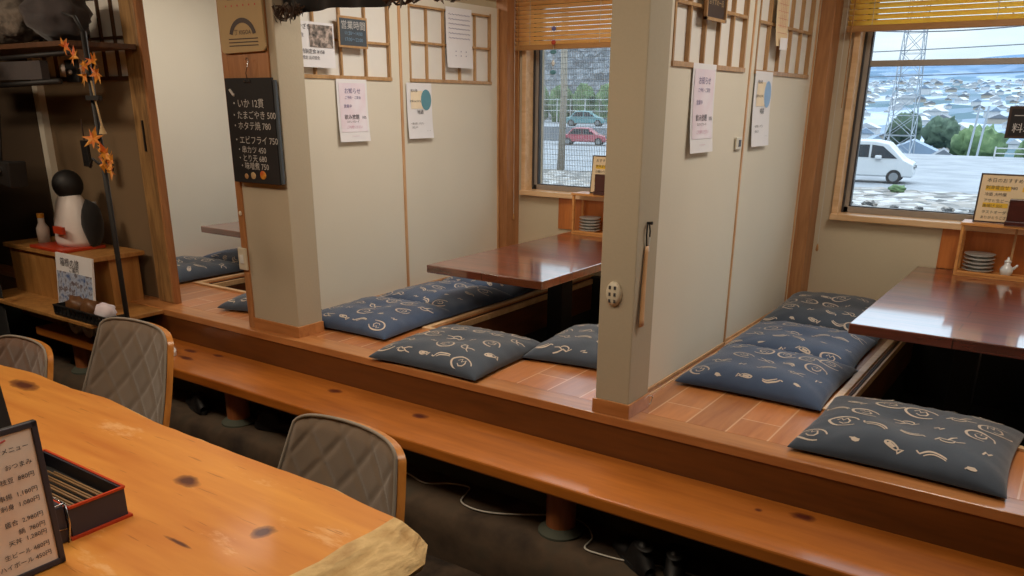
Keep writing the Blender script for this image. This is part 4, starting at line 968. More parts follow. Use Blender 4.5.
# chopstick box
t = thing('chopstick_box', 'open dark box with red edges holding chopsticks on the counter', 'box', (-1.905,.84,CT))
w, d, h = .40, .145, .085; th = .008
b = MB(); b.box(-w,0,0,d,0,th); b.box(-w,0,0,th,th,h); b.box(-w,0,d-th,d,th,h); b.box(-th,0,th,d-th,th,h); b.box(-w,-w+th,th,d-th,th,h); b.build('tray', M['navy_box'], t)
b = MB()
for (p, q) in (((-w,0,h),(0,0,h)),((0,0,h),(0,d,h)),((0,d,h),(-w,d,h)),((-w,d,h),(-w,0,h))): b.bar((p[0],p[1],p[2]),(q[0],q[1],q[2]),.007,.006)
b.box(-w-.01,.008,-.008,d+.008,-.0005,.007); b.build('red_rim', M['red_trim'], t)
b = MB(); b.box(-w+th,-th,th,d-th,th,.045); b.build('inner_lining', M['black'], t)
for k in range(9):
    b = MB(); y = .02+.0125*k; b.tube([(-.33+.01*(k%3),y,.052+.004*(k%2)),(-.05+.012*((k*2)%3),y+.004,.051+.004*(k%2))], [.003,.0038], 6)
    o = b.build('chopstick', M['chopstick'], smooth=True); o.location = (-1.905,.84,CT)
    tag(o, 'wooden chopstick lying in the open dark box', 'chopstick', 'chopsticks in the dark box')
# small dark caddy with wire rim
t = thing('napkin_caddy', 'small dark translucent caddy with wire rim between menu and box', 'caddy', (-1.90,.755,CT))
b = MB(); b.box(-.09,0,0,.075,0,.10); b.build('body', M['navy_box'], t, bevel=.006)
b = MB(); b.tube([(-.085,.0,.105),(.0,.0,.105),(.004,.075,.105),(-.085,.075,.105)], .003, 6, closed=True); b.tube([(.004,.075,.105),(.006,.078,.05),(.004,.07,.0)], .003, 6); b.tube([(.003,.0,.105),(.006,.005,.05),(.006,.07,.04)], .0025, 6); b.build('wire_rim', M['chrome'], t, smooth=True)
b = MB(); b.box(-.08,-.01,.01,.065,.10,.103); b.build('napkins', M['ink'], t)

# ------------------------------------------------------------------ dim far-left corner
t = thing('pine_cabinet', 'small pine cabinet in the dim left corner with a ledge below', 'cabinet', (-5.32,2.30,.24))
b = MB(); b.box(0,.52,0,.30,.0,.42); b.build('body', M['pine'], t, bevel=.004)
b = MB(); b.box(-.03,.92,-.02,.32,.42,.445); b.build('top_board', M['pine'], t, bevel=.003)
b = MB(); b.box(.50,.88,.12,.30,.15,.42); b.build('back_panel', M['pine'], t)
b = MB(); b.box(-.05,1.20,-.20,.28,.135,.155); b.build('shelf_board', M['pine'], t, bevel=.003)
t = thing('leaflet_stand', 'leaflet with a blue town photo leaning on the pine cabinet', 'leaflet', (-4.70,2.235,.397)); t.rotation_euler = (-.10,0,0)
b = MB(); b.box(0,.38,0,.01,0,.30); b.build('board', M['paper'], t)
b = MB(); b.box(.01,.37,-.002,.001,.0,.20); b.build('printed_photo', M['photo_blue'], t)
b = MB(); b.text('箱根の旅',.05,.05,.235,-.003); b.text('ご案内',.035,.14,.205,-.003); b.build('lettering', M['ink'], t)
# jug shaped bottle
t = thing('white_jug', 'white jug with black cap and red label on the pine cabinet', 'jug', (-4.80,2.45,.685))
b = MB(); b.lathe([(.12,0),(.13,.03),(.12,.15),(.09,.25),(.055,.30)], 26, sy=.8); b.build('body', M['white_bag'], t, smooth=True)
b = MB(); b.ball((0,0,.34),(.085,.08,.085),18,12); b.build('cap', M['black'], t, smooth=True)
b = MB(); b.box(.0,.10,-.125,-.108,.08,.12); b.build('label', M['red_trim'], t)
b = MB(); b.ball((.15,.03,.13),(.045,.06,.13),14,10,jit=.2); b.build('black_sleeve', M['black_cloth'], t, smooth=True)
b = MB(); b.box(-.20,.16,-.16,.10,0,.018); o = b.build('red_tray', M['red_trim'], bevel=.004); o.location = (-4.82,2.44,.685); tag(o, 'flat red tray under the white jug', 'tray'); t.location.z += .018
t = thing('small_bottle', 'small pale bottle left of the white jug', 'bottle', (-5.12,2.42,.685)); b = MB(); b.lathe([(.035,0),(.035,.09),(.018,.12),(.018,.15)], 16); b.build('body', M['shoji_dim'], t, smooth=True); b = MB(); b.lathe([(.02,.15),(.02,.175)], 16); b.build('cap', M['leaf_orange'], t)
# basket + rolls
t = thing('goods_basket', 'low dark basket of brown packets in front of the leaflet', 'basket', (-4.50,2.11,.397))
b = MB(); b.box(0,.52,0,.11,0,.012); 
for k in range(14): b.box(k*.039,k*.039+.008,-.002,.004,.012,.055); 
b.box(0,.52,-.004,.006,.05,.058); b.box(0,.006,0,.11,.012,.058); b.box(.514,.52,0,.11,.012,.058); b.build('tray', M['black'], t)
for k in range(3): b = MB(); b.ball((.14+.14*k,.055,.06),(.07,.045,.05),14,8,jit=.4,seed=k); b.build('packet', M['legwood' if k != 2 else 'paper_pink'], t, smooth=True)
for k, x in enumerate((-4.58,-4.44,-4.30,-4.17)):
    t = thing('paper_roll', ['white paper roll, leftmost on the bench under the basket','white paper roll, second from left under the basket','striped blue and white roll under the basket','white paper roll, rightmost under the basket'][k], 'roll', (x,2.30,.305), 0, 'paper rolls on the bench end')
    b = MB(); b.T = Matrix.Rotation(PI/2,4,'X'); 
    prof = [(.024,-.06),(.06,-.06),(.06,.06),(.024,.06),(.024,-.06)]
    n = 24; vs = []; fs = []
    for r, z in prof[:4]:
        for q in range(n): a = 2*PI*q/n; vs.append((r*math.cos(a), r*math.sin(a), z))
    for i in range(4):
        for q in range(n): fs.append((i*n+q, i*n+(q+1)%n, ((i+1)%4)*n+(q+1)%n, ((i+1)%4)*n+q))
    b.add(vs, fs); b.build('roll', M['paper'], t, smooth=False)
    if k == 2: b = MB(); b.T = Matrix.Rotation(PI/2,4,'X'); b.lathe([(.061,-.03),(.061,-.01)], 24); b.lathe([(.061,.01),(.061,.03)], 24); b.build('blue_bands', M['ink_purple'], t)
# slippers on the bench end
for x, rz, mt, l in ((-4.02,1.2,'legwood','brown slipper on the bench left of the second chair back'), (-3.87,1.35,'white_bag','pale grey slipper on the bench behind the second chair back')):
    t = thing('house_slipper', l, 'slipper', (x,2.34,.242), rz)
    poly = [(.045*math.sin(k/20*2*PI)*(1+.15*math.cos(k/20*2*PI)), .125*math.cos(k/20*2*PI)) for k in range(20)]
    b = MB(); b.slab(poly[::-1], 0, .02); b.build('sole', M[mt], t)
    b = MB(); b.grid(lambda i, j: (.052*math.cos(PI*i)*(1-.35*j*j), .0+.115*j, .015+.05*math.sin(PI*i)*(1-.55*j*j)), 12, 8); b.build('strap', M[mt], t, smooth=True)
# black pole with autumn leaves
t = thing('black_pole', 'thin black pole standing in front of the lattice panel', 'pole', (-3.69,2.06,FL))
b = MB(); b.tube([(0,0,0),(0,0,2.03)], .012, 10); b.build('rod', M['black'], t, smooth=True)
b = MB(); b.lathe([(.06,0),(.055,.012),(.015,.02)], 20); b.build('foot', M['black'], t)
b = MB(); b.tube([(0,0,2.02),(-.05,0,2.09),(-.14,0,2.11)], .008, 8); b.tube([(0,0,1.46),(-.05,-.02,1.50),(-.08,-.02,1.46)], .006, 8); b.build('hook', M['black'], t, smooth=True)
def maple(b, c, s, a, seed):
    rnd = random.Random(seed); b.T = Matrix.Translation(c) @ Matrix.Rotation(a,4,'Y') @ Matrix.Rotation(rnd.uniform(-.5,.5),4,'Z')
    vs = [(0,0,0)]; n = 14
    for k in range(n):
        th = 2*PI*k/n; r = s*(1 if k % 2 == 0 else .38)*(1-.2*(k in (6,7,8))); vs.append((r*math.sin(th), rnd.uniform(-.01,.01), r*math.cos(th)))
    b.add(vs, [(0,1+k,1+(k+1)%n) for k in range(n)])
def spray(label, pts, s, seed, mat='leaf_orange'):
    pts = [(p[0]*.896+.0, 2.03, 1.5+(p[2]-1.5)*.896) for p in pts]
    t = thing('maple_spray', label, 'leaves', (0,0,0)); b = MB(); rnd = random.Random(seed)
    for i, p in enumerate(pts): maple(b, p, s*rnd.uniform(.7,1.15), rnd.uniform(0,6), seed+i)
    b.T = Matrix.Identity(4); b.build('leaves', M[mat], t); b = MB()
    b.tube([Vector(pts[0])+Vector((0,.012,.02))]+[Vector(p)+Vector((0,.012,0)) for p in pts], .003, 5); b.build('twig', M['frame_dark'], t)
spray('bunch of orange maple leaves hanging low on the black pole', [(-4.12,2.22,1.32),(-4.07,2.21,1.28),(-4.03,2.2,1.25),(-4.06,2.2,1.2),(-4.0,2.2,1.17),(-3.99,2.2,1.22)], .05, 2)
spray('bunch of orange and gold maple leaves high on the black pole', [(-4.24,2.2,1.75),(-4.18,2.2,1.70),(-4.10,2.2,1.66),(-4.02,2.2,1.68),(-4.0,2.2,1.62),(-4.12,2.2,1.61)], .048, 12)
# hanging tools
def at(px, py, Y): return None
t = thing('bell_rod', 'dark rod with pale cone tassel hanging by the black pole', 'ornament', (-3.65,2.04,1.52)); b = MB(); b.tube([(0,0,.06),(.01,0,-.02),(.03,0,-.12)], .004, 6); b.lathe([(.004,-.12),(.016,-.16),(.001,-.162)], 12, (.03,0,0)); b.build('tassel', M['kraft'], t)
b = MB(); b.box(-.05,.05,-.01,.01,-.02,.0); b.build('bracket', M['black'], t)
t = thing('key_clip', 'black clip hanging on the dim panel left of the pole', 'clip', (-4.62,2.5,1.32)); b = MB(); b.box(-.03,.03,-.02,.0,-.17,-.03); b.box(-.018,.018,-.024,-.018,-.14,-.10); b.build('clip', M['black'], t, bevel=.004); b = MB(); b.tube([(0,-.01,-.03),(0,-.01,.08)], .004, 6); b.build('string', M['frame_dark'], t)
t = thing('wall_phone', 'small white and black intercom box under the high shelf', 'intercom', (-4.55,2.5,1.62)); b = MB(); b.box(-.10,.10,-.06,0,0,.15); b.build('body', M['shoji_dim'], t, bevel=.006); b = MB(); b.box(-.03,.09,-.075,-.055,-.03,.08); b.build('face', M['black'], t, bevel=.004); b = MB(); b.ball((.03,-.08,.02),.012,10,6); b.build('button', M['ceramic'], t)
t = thing('desk_lamp', 'black clamp lamp with chrome joint in the dim left corner', 'lamp', (-4.86,2.2,1.10)); b = MB(); b.prism([(-.16,-.02),(.10,-.05),(.12,.09),(-.14,.08)], -.08, .02); b.build('shade', M['black'], t, bevel=.01); b = MB(); b.ball((.03,-.09,.04),.02,10,6); b.tube([(-.10,-.09,.03),(.0,-.09,.05)], .008, 6); b.build('joint', M['chrome'], t, smooth=True); b = MB(); b.tube([(-.14,0,.05),(-.28,.1,.3),(-.24,.12,.62)], .01, 8); b.build('arm', M['steel_dark'], t, smooth=True)
# high shelf with bundles
t = thing('high_shelf', 'dark high shelf holding bundles at the top left', 'shelf', (-5.55,2.25,1.72)); b = MB(); b.box(0,1.36,0,.36,.03,.055); b.build('board', M['dark_edge'], t, bevel=.003); b = MB(); b.tube([(.0,.02,-.02),(1.36,.02,.0)], .012, 8); b.tube([(.0,.02,-.16),(1.2,.02,-.13)], .014, 8); b.build('hanging_rods', M['black'], t, smooth=True); b = MB(); b.box(.1,1.05,.01,.05,-.12,-.03); b.build('cloth_strip', M['bag'], t)
def bundle(label, c, r, mt, seed, jit=.35, cat='bag', name='cloth_bundle'):
    b = MB(); b.ball((0,0,0), r, 26, 18, jit=jit, seed=seed); o = b.build(name, M[mt], smooth=True); o.location = c; tag(o, label, cat)
bundle('grey furry bundle on the high shelf in the middle', (-4.97,2.40,1.91), (.20,.13,.115), 'fur', 1)
bundle('dark grey bag at the right end of the high shelf', (-4.52,2.40,1.90), (.19,.14,.115), 'bag', 2)
bundle('olive cloth bundle behind the furry one on the high shelf', (-5.30,2.42,1.99), (.22,.14,.12), 'olive', 5)
bundle('dark bundle on top of the high shelf', (-4.78,2.42,2.15), (.14,.12,.07), 'black_cloth', 6)
# straw ornament
t = thing('straw_ornament', 'spiky gold straw ornament at the top left edge', 'ornament', (-4.93,2.05,1.74)); b = MB(); rnd = random.Random(4)
for k in range(60):
    a = rnd.uniform(0,2*PI); l = rnd.uniform(.06,.17); b.tube([(0,0,0),(l*math.cos(a),rnd.uniform(-.05,.05),l*math.sin(a)*.8)], [.004,.0015], 4)
b.build('straws', M['straw'], t); b = MB(); b.tube([(0,0,.1),(.0,0,.6)], .003, 5); b.build('string', M['straw'], t)
t = thing('bamboo_pole', 'yellow bamboo pole leaning at the left edge', 'pole', (-4.95,2.05,1.0)); b = MB(); b.tube([(.03,0,-.0),(-.04,0,.62)], .028, 12); b.build('cane', M['straw'], t, smooth=True)
b = MB()
for z in (.1,.33,.55): b.tube([(.0-.02*z+.01,0,z),(.0-.02*z+.01,0,z+.012)], .032, 12)
b.build('nodes', M['legwood'], t, smooth=True)
# black curtain
t = thing('black_curtain', 'black hanging curtain at the far left with a faint pink flower', 'curtain', (-5.45,2.1,FL+.02))
b = MB(); b.grid(lambda i, j: (-.65+.98*i+.02*j, .03*math.sin(i*40), 1.62*j), 70, 4); b.build('cloth', M['black_cloth'], t, smooth=True)
b = MB()
for k in range(5): a = 2*PI*k/5; b.ball((.12+.035*math.cos(a),-.04,.85+.035*math.sin(a)), (.025,.006,.025), 10, 6)
b.build('flower_print', M['pink'], t, smooth=True)
b = MB(); b.tube([(-.7,0,1.63),(.4,0,1.66)], .012, 8); b.build('rod', M['frame_dark'], t)
# vertical cable bundle
t = thing('hanging_strap', 'dark strap hanging beside the black curtain', 'strap', (-5.02,2.06,.5)); b = MB(); b.tube([(.03,0,0),(0,0,.35),(-.08,0,.9)], .014, 8); b.build('strap_band', M['black'], t); b = MB(); b.tube([(.0,-.012,.32),(.0,-.012,.40)], .02, 8); b.build('buckle', M['leaf_orange'], t)

# ------------------------------------------------------------------ outside
def gz(x, y):
    # height of the land outside
    if y < 70: return -2.0
    if y < 200: return -2.0-10*((y-70)/130)
    if y < 1100: return -12+ (12+30)*((y-200)/900)**1.25
    return 30+ 88*min(1,((y-1100)/1500))**.9
b = MB()
ys = [70,85,100,130,160,200,260,330,420,520,640,780,940,1100,1300,1550,1800,2100,2400,2700,3100]
NX = 90; vs = []
for y in ys:
    for i in range(NX+1):
        x = -y*1.15-60+(y*1.6+120)*i/NX; z = gz(x,y)
        if y > 1000: z += 30*noise.noise(Vector((x*.0011,y*.0009,.3)))*min(1,(y-1000)/900)+8*noise.noise(Vector((x*.006,y*.002,2)))
        vs.append((x,y,z))
fs = [(j*(NX+1)+i, j*(NX+1)+i+1, (j+1)*(NX+1)+i+1, (j+1)*(NX+1)+i) for j in range(len(ys)-1) for i in range(NX)]
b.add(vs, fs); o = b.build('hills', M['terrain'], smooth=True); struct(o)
b = MB(); b.grid(lambda i, j: (-160+300*i, 39.5+31*j, -2.0), 4, 4); struct(b.build('parking_lot', M['asphalt']))
b = MB(); b.grid(lambda i, j: (-160+300*i, 5.2+34.5*j, -2.02+.16*abs(noise.noise(Vector((i*300,j*34,0)))) ), 500, 50); struct(b.build('gravel_ground', M['gravel'], smooth=True))
# low rubble edge
def rock_row(): 
    rnd = random.Random(9)
    for k in range(34):
        x = -12+(k//2)*.8+rnd.uniform(-.1,.1); y = 30.8+(k%2)*1.1+rnd.uniform(-.1,.1); b = MB(); r = rnd.uniform(.12,.22); b.ball((0,0,r*.5), (r*1.3,r,r*.7), 10, 7, jit=.5, seed=k); o = b.build('rock', M['gravel']); o.location = (x,y,-2.0); tag(o, 'rough grey rock in the rubble edge of the parking lot', 'rock', 'rocks at the parking lot edge')
rock_row()
# van
def car(name, label, loc, rz, paint, L=4.8, H=1.9, van=True, cat='car'):
    t = thing(name, label, cat, loc, rz)
    if van: P = [(-L/2,.45),(-L/2+.05,1.1),(-L/2+.25,H-.08),(-L/2+.6,H),(L*.12,H),(L*.25,H-.12),(L*.40,1.12),(L*.49,.92),(L/2,.55),(L/2-.03,.32),(-L/2+.1,.32)]
    else: P = [(-L/2,.45),(-L/2+.05,.85),(-L/2+.7,.92),(-L*.22,H-.05),(-L*.05,H),(L*.12,H-.05),(L*.28,.95),(L*.46,.78),(L/2,.5),(L/2-.05,.3),(-L/2+.1,.3)]
    b = MB(); b.prism(P, -.85, .85); b.build('body', M[paint], t, bevel=.07, seg=3)
    b = MB()
    if van: wins_ = [[(-L*.44,1.18),(-L*.41,H-.22),(-L*.16,H-.2),(-L*.16,1.18)],[(-L*.14,1.18),(-L*.14,H-.2),(L*.08,H-.2),(L*.08,1.18)],[(L*.10,1.15),(L*.10,H-.2),(L*.2,H-.26),(L*.34,1.15)]]
    else: wins_ = [[(-L*.30,.95),(-L*.2,H-.14),(-L*.03,H-.1),(-L*.03,.95)],[(-L*.01,.95),(-L*.01,H-.1),(L*.12,H-.14),(L*.23,.95)]]
    for w_ in wins_: b.prism(w_, -.862, -.84)
    b.build('side_glass', M['glassdark'], t)
    for x in (-L*.32, L*.33):
        for sy in (-1,1):
            b = MB(); b.T = Matrix.Translation((x,sy*.78,.32)) @ Matrix.Rotation(PI/2,4,'X'); b.lathe([(.33,-.11),(.33,.11)], 24); wl = b.build('wheel', M['tyre'], t)
            b = MB(); b.T = Matrix.Translation((x,sy*.78,.32)) @ Matrix.Rotation(PI/2,4,'X'); b.lathe([(.2,-.12),(.2,.12)], 16); b.build('hub_cap', M['hub'], wl)
    b = MB(); b.box(L*.45,L*.505,-.7,-.4,.68,.82); b.box(L*.45,L*.505,.4,.7,.68,.82); b.build('headlight', M['hub'], t)
    b = MB(); b.box(L*.14,L*.20,-.99,-.85,1.12,1.28); b.build('mirror', M[paint], t, bevel=.03)
    return t
car('white_van', 'white minivan parked outside the right window', (-9.35,43.0,-2.0), .10, 'van', 4.8, 1.95)
car('parked_car', 'teal parked car seen through the wire screen of the middle window', (-43.5,75.5,-.7), .35, 'car_teal', 4.2, 1.5, False)
car('parked_car', 'red parked car seen through the wire screen of the middle window', (-37.8,65.5,-2.0), .35, 'car_red', 4.2, 1.5, False)
# grey embankment + hedge + fence left
t = thing('stone_embankment', 'tall grey stone embankment beyond the middle window', 'wall', (-70,104,-3)); b = MB(); b.grid(lambda i,j: (-45+90*i, -8*i+6*j+noise.noise(Vector((i*40,j*9,1)))*.5, 1+12.5*j), 60, 14); b.build('stone_face', M['stonewall'], t)
for k in range(12):
    b = MB(); b.ball((0,0,1.4), (1.35,1.1,1.5), 16, 10, jit=.25, seed=k+20); o = b.build('hedge_bush', M['foliage']); o.location = (-66+3.5*k,91-.3*k,-.75); o.scale = (1.2,1.2,1.55); tag(o, 'light green rounded bush in the row before the stone embankment', 'bush', 'bushes before the embankment')
b = MB(); b.box(-90,-26,72,100,-4,-.7); struct(b.build('raised_bank', M['asphalt']))
t = thing('white_fence', 'white railing fence behind the parked cars', 'fence', (-58,84,.2)); b = MB()
for z in (.5,1.1,1.7): b.bar((-8,1.5,z),(26,-3,z),.08)
b.build('rails', M['whitepaint'], t)
for k in range(18): b = MB(); x = -8+2*k; y = 1.5-4.5*(x+8)/34; b.box(x-.04,x+.04,y-.04,y+.04,-.9,1.8); b.build('post', M['whitepaint'], t)
b = MB(); b.tube([(0,0,0),(.1,0,4),(0,0,9)], [.2,.18,.17], 12); o = b.build('utility_pole', M['trunk'], smooth=True); o.location = (-24.05,39.2,-2); tag(o, 'thick grey pole outside the middle window', 'pole')
# houses and trees near right window
def house(label, loc, w, d, h, rh, roof, wall='housewall', rz=0, wins=True, group=None, name='house'):
    t = thing(name, label, 'building', loc, rz, group)
    b = MB(); b.box(-w/2,w/2,-d/2,d/2,0,h); b.build('walls', M[wall], t)
    b = MB(); b.add([(-w/2-.5,-d/2-.5,h),(w/2+.5,-d/2-.5,h),(w/2+.5,d/2+.5,h),(-w/2-.5,d/2+.5,h),(-w/2-.5,0,h+rh),(w/2+.5,0,h+rh)] if False else [(-w/2-.5,-d/2-.5,h),(-w/2-.5,d/2+.5,h),(0,d/2+.5,h+rh),(0,-d/2-.5,h+rh),(w/2+.5,-d/2-.5,h),(w/2+.5,d/2+.5,h)],
        [(0,1,2,3),(3,2,5,4),(0,3,4),(1,5,2),(0,4,5,1)]); b.build('roof', M[roof], t)
    if wins:
        b = MB(); b.box(-w*.25,w*.25,-d/2-.05,-d/2,h*.45,h*.8); b.build('window', M['housewin'], t)
    return t
house('house with a pale gable and blue grey roof right of the van', (-17.7,130,-9.2), 5.0, 6, 3.1, 2.0, 'roof_grey', rz=.14)
house('low house with a wide blue roof behind the gabled one', (-27,162,-13.0), 11, 9, 6.2, 2.7, 'roof_blue', rz=.15)
house('white roofed shed far right beyond the parking lot', (-6.0,88,-7.0), 6, 5, 2.6, .7, 'roof_white', 'housewhite', rz=.2)
house('white block of flats at the left edge of the town view', (-79,300,-12), 14, 12, 19, .8, 'roof_white', 'housewhite', wins=False)
house('small grey roofed house between van and trees', (-16.2,114,-9.0), 4, 4, 2.4, 1.0, 'roof_white', 'housewhite', rz=-.2)
b = MB(); t = thing('guard_rail', 'white guard rail along the far edge of the parking lot', 'fence', (0,68,-2))
for z in (.35,.7): b.bar((-6,0,z),(10,2,z),.07)
b.build('rails', M['whitepaint'], t)
for k in range(9): b = MB(); x = -6+2*k; y = 2*(x+6)/16; b.box(x-.05,x+.05,y-.05,y+.05,-.2,.8); b.build('post', M['whitepaint'], t)
def tree(label, loc, r, h, mt, seed, group=None):
    t = thing('leafy_tree', label, 'tree', loc, 0, group); rnd = random.Random(seed)
    b = MB(); b.tube([(0,0,0),(0,0,h*.6)], [r*.1,r*.06], 8); b.build('trunk', M['trunk'], t)
    b = MB()
    for k in range(9):
        a = rnd.uniform(0,6.28); q = rnd.uniform(0,.6)*r; b.ball((q*math.cos(a),q*math.sin(a)*.7,h*.6+rnd.uniform(-.25,.4)*r), rnd.uniform(.45,.7)*r, 14, 10, jit=.6, seed=seed*9+k)
    b.build('crown', M[mt], t, smooth=True)
for i, (x, y, z, r, h, mt) in enumerate(((-10.6,98,-7.4,2.4,7.4,'foliage'),(-5.0,101,-7.4,2.2,6.8,'foliage'),(-24.5,178,-11,3.6,11.6,'foliage2'),(-32.5,186,-11,3.8,12.2,'foliage2'),(-2.6,106,-7.4,2.2,5.6,'foliage'),(2.4,112,-7,2.4,6,'foliage2'),(-39,150,-11,2.6,7.2,'foliage2'),(-24.5,118,-8.6,2.0,4.6,'foliage'))):
    tree(['light green tree directly right of the gabled house roof','second light green tree right of the gabled house','dark tree between the pylon and the light green trees','tall dark tree at the foot of the pylon','light green tree right of the group before the town','dark green tree farthest right before the town','dark tree left of the pylon foot','green tree low at the left edge of the town view'][i], (x,y,z), r, h, mt, i)
b = MB(); b.ball((0,0,.2),(.5,.35,.45),14,8,jit=.6,seed=3); o = b.build('weed_clump', M['foliage']); o.location = (-6.7,38.2,-1.95); o.scale = (.7,.6,.4); tag(o, 'yellow green weed clump in front of the van', 'plant')
# distant town: individual small houses
rnd = random.Random(31)
protos = []
for k in range(4):
    t = house('small pale house among the hazy distant town', (0,0,0), rnd.uniform(7,12), rnd.uniform(7,10), rnd.uniform(4,8), 2.5, ['roof_blue','roof_grey','roof_white','roof_white'][k], ['housewhite','housewall','housewhite','housewhite'][k], wins=False, group='distant town houses', name='town_house')
    protos.append(t)
done = []
for k in range(250):
    for _ in range(200):
        y = 240+(rnd.random()**.8)*800; x = y*rnd.uniform(-.28,-.02)
        if all((x-p)**2+(y-q)**2 > 15**2 for p, q in done+[(-79,300)]): break
    else: continue
    done.append((x,y))
    z = gz(x,y)-1
    if k < 4: o = protos[k]; o.location = (x,y,z); o.rotation_euler = (0,0,rnd.uniform(-.6,.6))
    else:
        o = dup(protos[k%4], (x,y,z), rnd.uniform(-.6,.6), 'small pale house among the hazy distant town', 'distant town houses')
        s = rnd.uniform(.32,.7); o.scale = (s,s,s)
# pylon
t = thing('power_pylon', 'tall pale steel lattice pylon outside the right window', 'pylon', (-26.3,145,-9))
b = MB(); HP = 36
def leg(sx, sy, z): k = (1-z/HP)**1.0; w = .8+1.35*k; return (sx*w, sy*w, z)
for sx in (-1,1):
    for sy in (-1,1): b.bar(leg(sx,sy,0), leg(sx,sy,HP), .14)
b.build('tower_legs', M['steel'], t)
b = MB(); nz = 12
for i in range(nz):
    z0_, z1_ = HP*i/nz, HP*(i+1)/nz
    for sx, sy, tx, ty in ((-1,-1,1,-1),(1,-1,1,1),(1,1,-1,1),(-1,1,-1,-1)):
        b.bar(leg(sx,sy,z0_), leg(tx,ty,z1_), .08); b.bar(leg(tx,ty,z0_), leg(sx,sy,z1_), .08); b.bar(leg(sx,sy,z1_), leg(tx,ty,z1_), .08)
b.build('lattice_braces', M['steel'], t)
b = MB()
for z in (29,31.5): b.bar((-6,0,z),(6,0,z),.18); b.bar((-6,0,z),(0,0,z+1.3),.1); b.bar((6,0,z),(0,0,z+1.3),.1)
b.build('cross_arm', M['steel'], t)
# wires
def wire(label, a, c, sag, r=.05):
    a = Vector(a); c = Vector(c); P = []
    for i in range(25): u = i/24; p = a.lerp(c,u); p.z -= sag*4*u*(1-u); P.append(p)
    b = MB(); b.tube(P, r, 5); tag(b.build('power_line', M['wire']), label, 'power line')
wire('power line rising to the right just above the window crossbar', (-45,60,5.0), (10,60,5.6), .6, .03)
wire('thick power line climbing across the upper right window', (-24.5,80,8.5), (6,55,7.1), 1.4, .045)
wire('power line crossing below the window crossbar', (-60,90,4.2), (20,90,5.6), .8, .045)
wire('power line sloping down right from the pylon top', (-24,140,22), (6,150,1), 1.0, .07)
wire('power line sloping from pylon to the upper right', (-29,144,20.4), (8,120,24), 1.0, .06)
for x, l in ((-9.6,'thin white pole among the trees, left of two'), (-8.9,'thin white pole among the trees, right of two')):
    b = MB(); b.tube([(0,0,0),(.4,0,6.5)], .09, 8); o = b.build('utility_pole', M['steel']); o.location = (x,84,-5); tag(o, l, 'pole')

# ------------------------------------------------------------------ camera
f = 811.42
yaw, pit, rol = -0.6067163845875343, 0.33347347566681595, 0.0061750303798472315
fw = Vector((math.sin(yaw)*math.cos(pit), math.cos(yaw)*math.cos(pit), -math.sin(pit)))
r = Vector((math.cos(yaw), -math.sin(yaw), 0)); u = r.cross(fw)
r2 = r*math.cos(rol)+u*math.sin(rol); u2 = -r*math.sin(rol)+u*math.cos(rol)
cam = bpy.data.cameras.new('camera'); co = bpy.data.objects.new('camera', cam); col.objects.link(co)
mw = Matrix(((r2.x,u2.x,-fw.x,0),(r2.y,u2.y,-fw.y,0),(r2.z,u2.z,-fw.z,1.5),(0,0,0,1)))
co.matrix_world = mw
cam.sensor_width = 36; cam.lens = f*36/1024; cam.shift_y = 96/1024; cam.clip_start = .05; cam.clip_end = 6000
sc.camera = co

# ------------------------------------------------------------------ light
w = bpy.data.worlds.new('world'); sc.world = w; w.use_nodes = True; nt = w.node_tree; L = nt.links.new
bg = nt.nodes['Background']
tc = nt.nodes.new('ShaderNodeTexCoord'); sp = nt.nodes.new('ShaderNodeSeparateXYZ'); L(tc.outputs['Generated'], sp.inputs[0])
cr = nt.nodes.new('ShaderNodeValToRGB'); e = cr.color_ramp.elements
e[0].position = 0; e[0].color = rgb(216,234,246); e[1].position = .5; e[1].color = rgb(206,224,244); e.new(.12).color = rgb(204,228,246)
L(sp.outputs['Z'], cr.inputs[0])
mp = nt.nodes.new('ShaderNodeMapping'); mp.inputs['Scale'].default_value = (1,1,4.5); L(tc.outputs['Generated'], mp.inputs['Vector'])
n = nt.nodes.new('ShaderNodeTexNoise'); n.inputs['Scale'].default_value = 5; n.inputs['Detail'].default_value = 6; L(mp.outputs[0], n.inputs['Vector'])
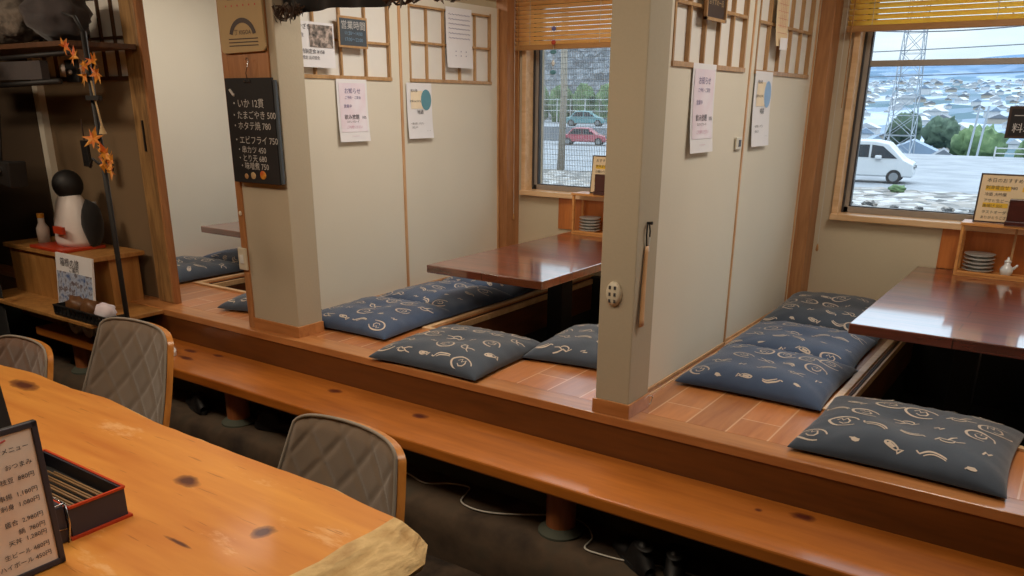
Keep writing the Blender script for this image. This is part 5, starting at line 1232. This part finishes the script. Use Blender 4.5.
c2_ = nt.nodes.new('ShaderNodeValToRGB'); c2_.color_ramp.elements[0].position = .42; c2_.color_ramp.elements[1].position = .62; L(n.outputs['Fac'], c2_.inputs[0])
mx = nt.nodes.new('ShaderNodeMix'); mx.data_type = 'RGBA'; L(c2_.outputs[0], mx.inputs[0]); L(cr.outputs[0], mx.inputs[6]); mx.inputs[7].default_value = rgb(236,246,252)
L(mx.outputs[2], bg.inputs[0])
mr = nt.nodes.new('ShaderNodeMapRange'); mr.inputs['From Min'].default_value = .10; mr.inputs['From Max'].default_value = .7; mr.inputs['To Min'].default_value = 1.3; mr.inputs['To Max'].default_value = 6.0
L(sp.outputs['Z'], mr.inputs['Value']); L(mr.outputs[0], bg.inputs[1])
sl = bpy.data.lights.new('sun', 'SUN'); sl.energy = .5; sl.angle = .5; sl.color = (1,.97,.92)
so = bpy.data.objects.new('sun', sl); col.objects.link(so); so.rotation_euler = (math.radians(38),0,math.radians(10))
def area(name, loc, rot, sx, sy, power, colr, portal=False):
    l = bpy.data.lights.new(name, 'AREA'); l.shape = 'RECTANGLE'; l.size = sx; l.size_y = sy; l.energy = power; l.color = colr
    o = bpy.data.objects.new(name, l); col.objects.link(o); o.location = loc; o.rotation_euler = rot
    if portal: l.cycles.is_portal = True
    return o
for (x0,x1) in wins: area('portal', ((x0+x1)/2,BY+.16,1.5), (-PI/2,0,0), x1-x0, 1.25, 1, (1,1,1), True)
# unseen fill lights added at the ceiling to brighten each booth
for x, p in ((-.3,17),(-2.35,19),(-4.4,13)): area('booth_fill', (x,3.35,CEIL-.02), (0,0,0), .5, .9, p, (1,.93,.83))
area('aisle_fill', (-1.2,1.3,CEIL-.02), (0,0,0), 1.6, .5, 19, (1,.84,.64))  # added warm fill for the aisle, no fitting in view
area('counter_fill', (-2.6,.9,CEIL-.02), (0,0,0), .8, .4, 17, (1,.82,.6))  # unseen warm fill put in over the counter
area('corner_fill', (-4.6,.9,CEIL-.02), (math.radians(35),0,0), .6, .4, 26, (1,.82,.62))  # extra unseen fill, added to lift the dark left corner
